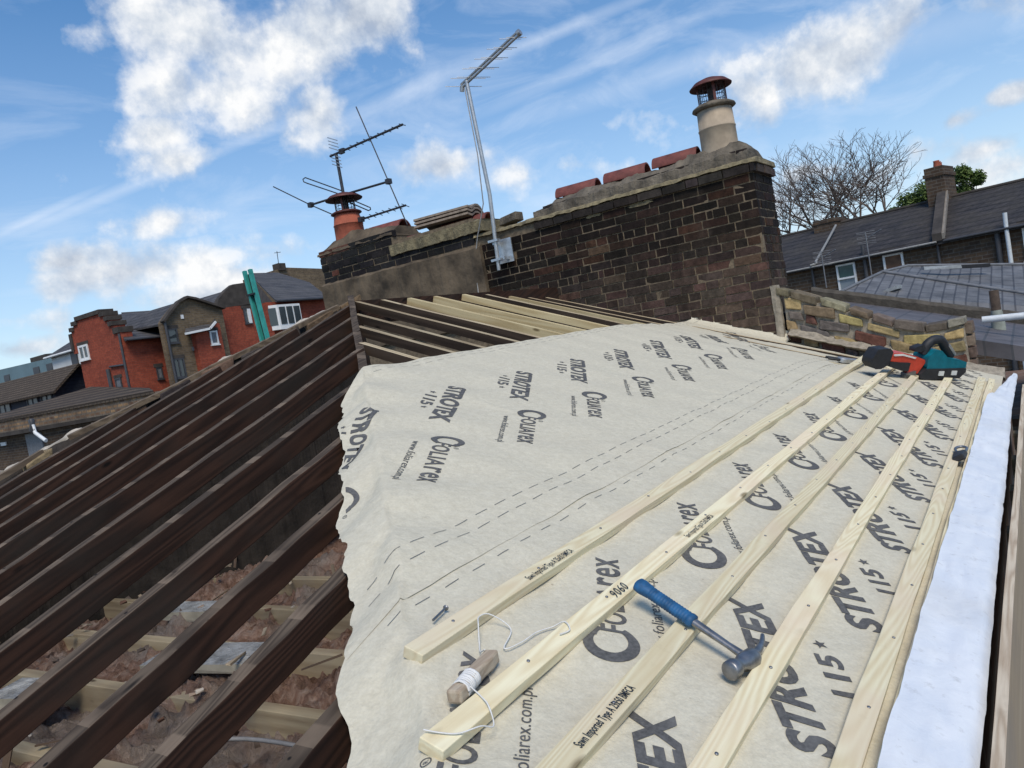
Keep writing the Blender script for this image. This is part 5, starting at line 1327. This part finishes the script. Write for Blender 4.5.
# teal ladder sections strapped together, leaning beyond the party wall
m_tealp = simple('teal_paint', (.035, .30, .25), .5, 0, .2, 10, .1, .002)
ld = thing('strapped_posts', (4.2, 6.3, -2.4), 'pair of teal painted posts strapped together, standing up beyond the party wall', 'posts')
for (ya, yb_) in [(6.36, 6.49), (6.215, 6.345)]:
    MB().beam((4.2, ya - .25, -2.4), (4.2, yb_, 1.42), .052, .06, (-1, 0, 0)).build('post', m_tealp, ld)
MB().beam((4.25, 6.04, -2.4), (4.25, 6.415, 1.36), .07, .03, (-1, 0, 0)).build('dark_gap_strip', m_dark, ld)  # added dark strip standing in for the shaded gap between the posts
mb = MB().box((4.22, 6.385, 1.02), (.05, 0, 0), (0, .095, 0), (0, 0, .014)); mb.build('strap', m_dark, ld)

# ------------------------------------------------------------------ trees behind the terrace
m_bark = simple('bare_bark', (.11, .085, .07), .95, 0, .35, 3, .4, .02)
def bare_tree(base, label):
    t_ = thing('bare_tree', base, label, 'tree'); mb = MB(); tw = MB(); rng = random.Random(11)
    LEN = [4.4, 2.8, 2.0, 1.5, 1.15, .85, .6]; RAD = [.15, .095, .06, .04, .028, .020, .015, .011]
    def grow(p, d, lvl):
        L = LEN[lvl]*rng.uniform(.8, 1.2); pts = [p]; rr = [RAD[lvl]]; n = 4 if lvl < 3 else 2
        for k in range(n):
            d = (d + Vector((rng.uniform(-1, 1), rng.uniform(-1, 1), rng.uniform(-.45, .8)))*.17).normalized()
            p = p + d*L/n; pts.append(p); rr.append(RAD[lvl] + (RAD[lvl+1] - RAD[lvl])*(k+1)/n)
        (mb if lvl < 2 else tw).tube(pts, rr, 6 if lvl < 2 else 3, cap=False)
        if lvl >= 6: return
        for k in range((4, 3, 3, 3, 2, 2)[lvl]):
            q = pts[-1] if k == 0 else pts[rng.randint(1 if lvl > 1 else 2, n)]
            ax_ = Vector((rng.uniform(-1, 1), rng.uniform(-1, 1), rng.uniform(-.35, .35))).normalized()
            grow(q, (d + ax_*rng.uniform(.45, .95)).normalized(), lvl + 1)
    b = Vector(base)
    for (dx, dy, sx, sy) in [(0, 3.4, .0, .30), (.4, 1.9, -.2, .14), (-.4, .2, .2, .03), (.6, .9, .05, .06), (.2, -1.6, .1, -.12), (0, -3.1, -.1, -.22)]:
        mb.tube([b + Vector((dx*.3, dy*.3, 0)), b + Vector((dx*.6, dy*.7, 4)), b + Vector((dx, dy, 8.2))], [.34, .22, .15], 7, cap=False)
        grow(b + Vector((dx, dy, 8.2)), Vector((sx, sy, 1)).normalized(), 0)
    mb.build('trunk', m_bark, t_); tw.build('twigs', m_bark, t_)
bare_tree((75.8, 9.6, -6.4), 'tall bare twiggy tree standing behind the terrace roof')
def leaf_mat():
    m, nt, b = new_mat('spring_leaves'); v = coords(nt); n = noise_n(nt, v, .9, 3); c = ramp(nt, n, [(.3, (.055, .09, .024)), (.7, (.13, .18, .045))])
    lk(nt, c, b.inputs['Base Color']); b.inputs['Roughness'].default_value = .6; b.inputs['Specular IOR Level'].default_value = .2; return m
m_leaf = leaf_mat()
def leafy(base, clumps, label, seed=3, n=1500):
    rng = random.Random(seed); t_ = thing('leafy_tree', base, label, 'tree'); b = Vector(base); tr = MB(); lf = MB()
    tr.tube([b, b + Vector((0, 0, 7)), b + Vector((.2, .1, 9))], [.35, .28, .2], 8)
    for (dx, dy, dz, r) in clumps:
        c = b + Vector((dx, dy, dz)); tr.tube([b + Vector((0, 0, 6)), b.lerp(c, .7) + Vector((0, 0, 1.5)), c], [.16, .1, .03], 5)
        for _ in range(n):
            d = Vector((rng.gauss(0, 1), rng.gauss(0, 1), rng.gauss(0, .9))); d = d.normalized()*r*rng.random()**.45*(.8 + .4*fbm(d.x*2, d.y*2, d.z*2 + seed))
            p = c + d; a = Vector((rng.gauss(0, 1), rng.gauss(0, 1), rng.gauss(0, 1))).normalized()*rng.uniform(.10, .2); e = a.orthogonal().normalized()*rng.uniform(.05, .10)
            lf.add([p - a, p + e, p + a, p - e], [(0, 1, 2, 3)])
    tr.build('trunk', m_bark, t_); lf.build('crown', m_leaf, t_)
leafy((86, 2.9, -4.4), [(0, 2.2, 11.3, 1.5), (.3, 3.6, 10.3, 1.3), (0, .6, 11.9, 1.5), (.5, -1.2, 12.6, 1.3), (-.3, -2.7, 12.9, 1.1), (0, -3.9, 12.2, .9), (.4, -.4, 10.6, 1.5), (.2, -2.6, 11.2, 1.2)], 'fresh green leafy tree behind the tall terrace chimney')

# ------------------------------------------------------------------ ground
def ground_mat():
    m, nt, b = new_mat('yards'); v = coords(nt); n = noise_n(nt, v, .12, 6); c = ramp(nt, n, [(.35, (.06, .06, .055)), (.55, (.10, .095, .085)), (.7, (.05, .075, .03))])
    lk(nt, c, b.inputs['Base Color']); b.inputs['Roughness'].default_value = .95; return m
mb = MB(); mb.add([(-1500, -1500, 0), (1500, -1500, 0), (1500, 1500, 0), (-1500, 1500, 0)], [(0, 1, 2, 3)])
for i in range(len(mb.v)): mb.v[i].z = GZ
tag(mb.build('ground', ground_mat(), origin=(0, 0, GZ)), kind='structure')
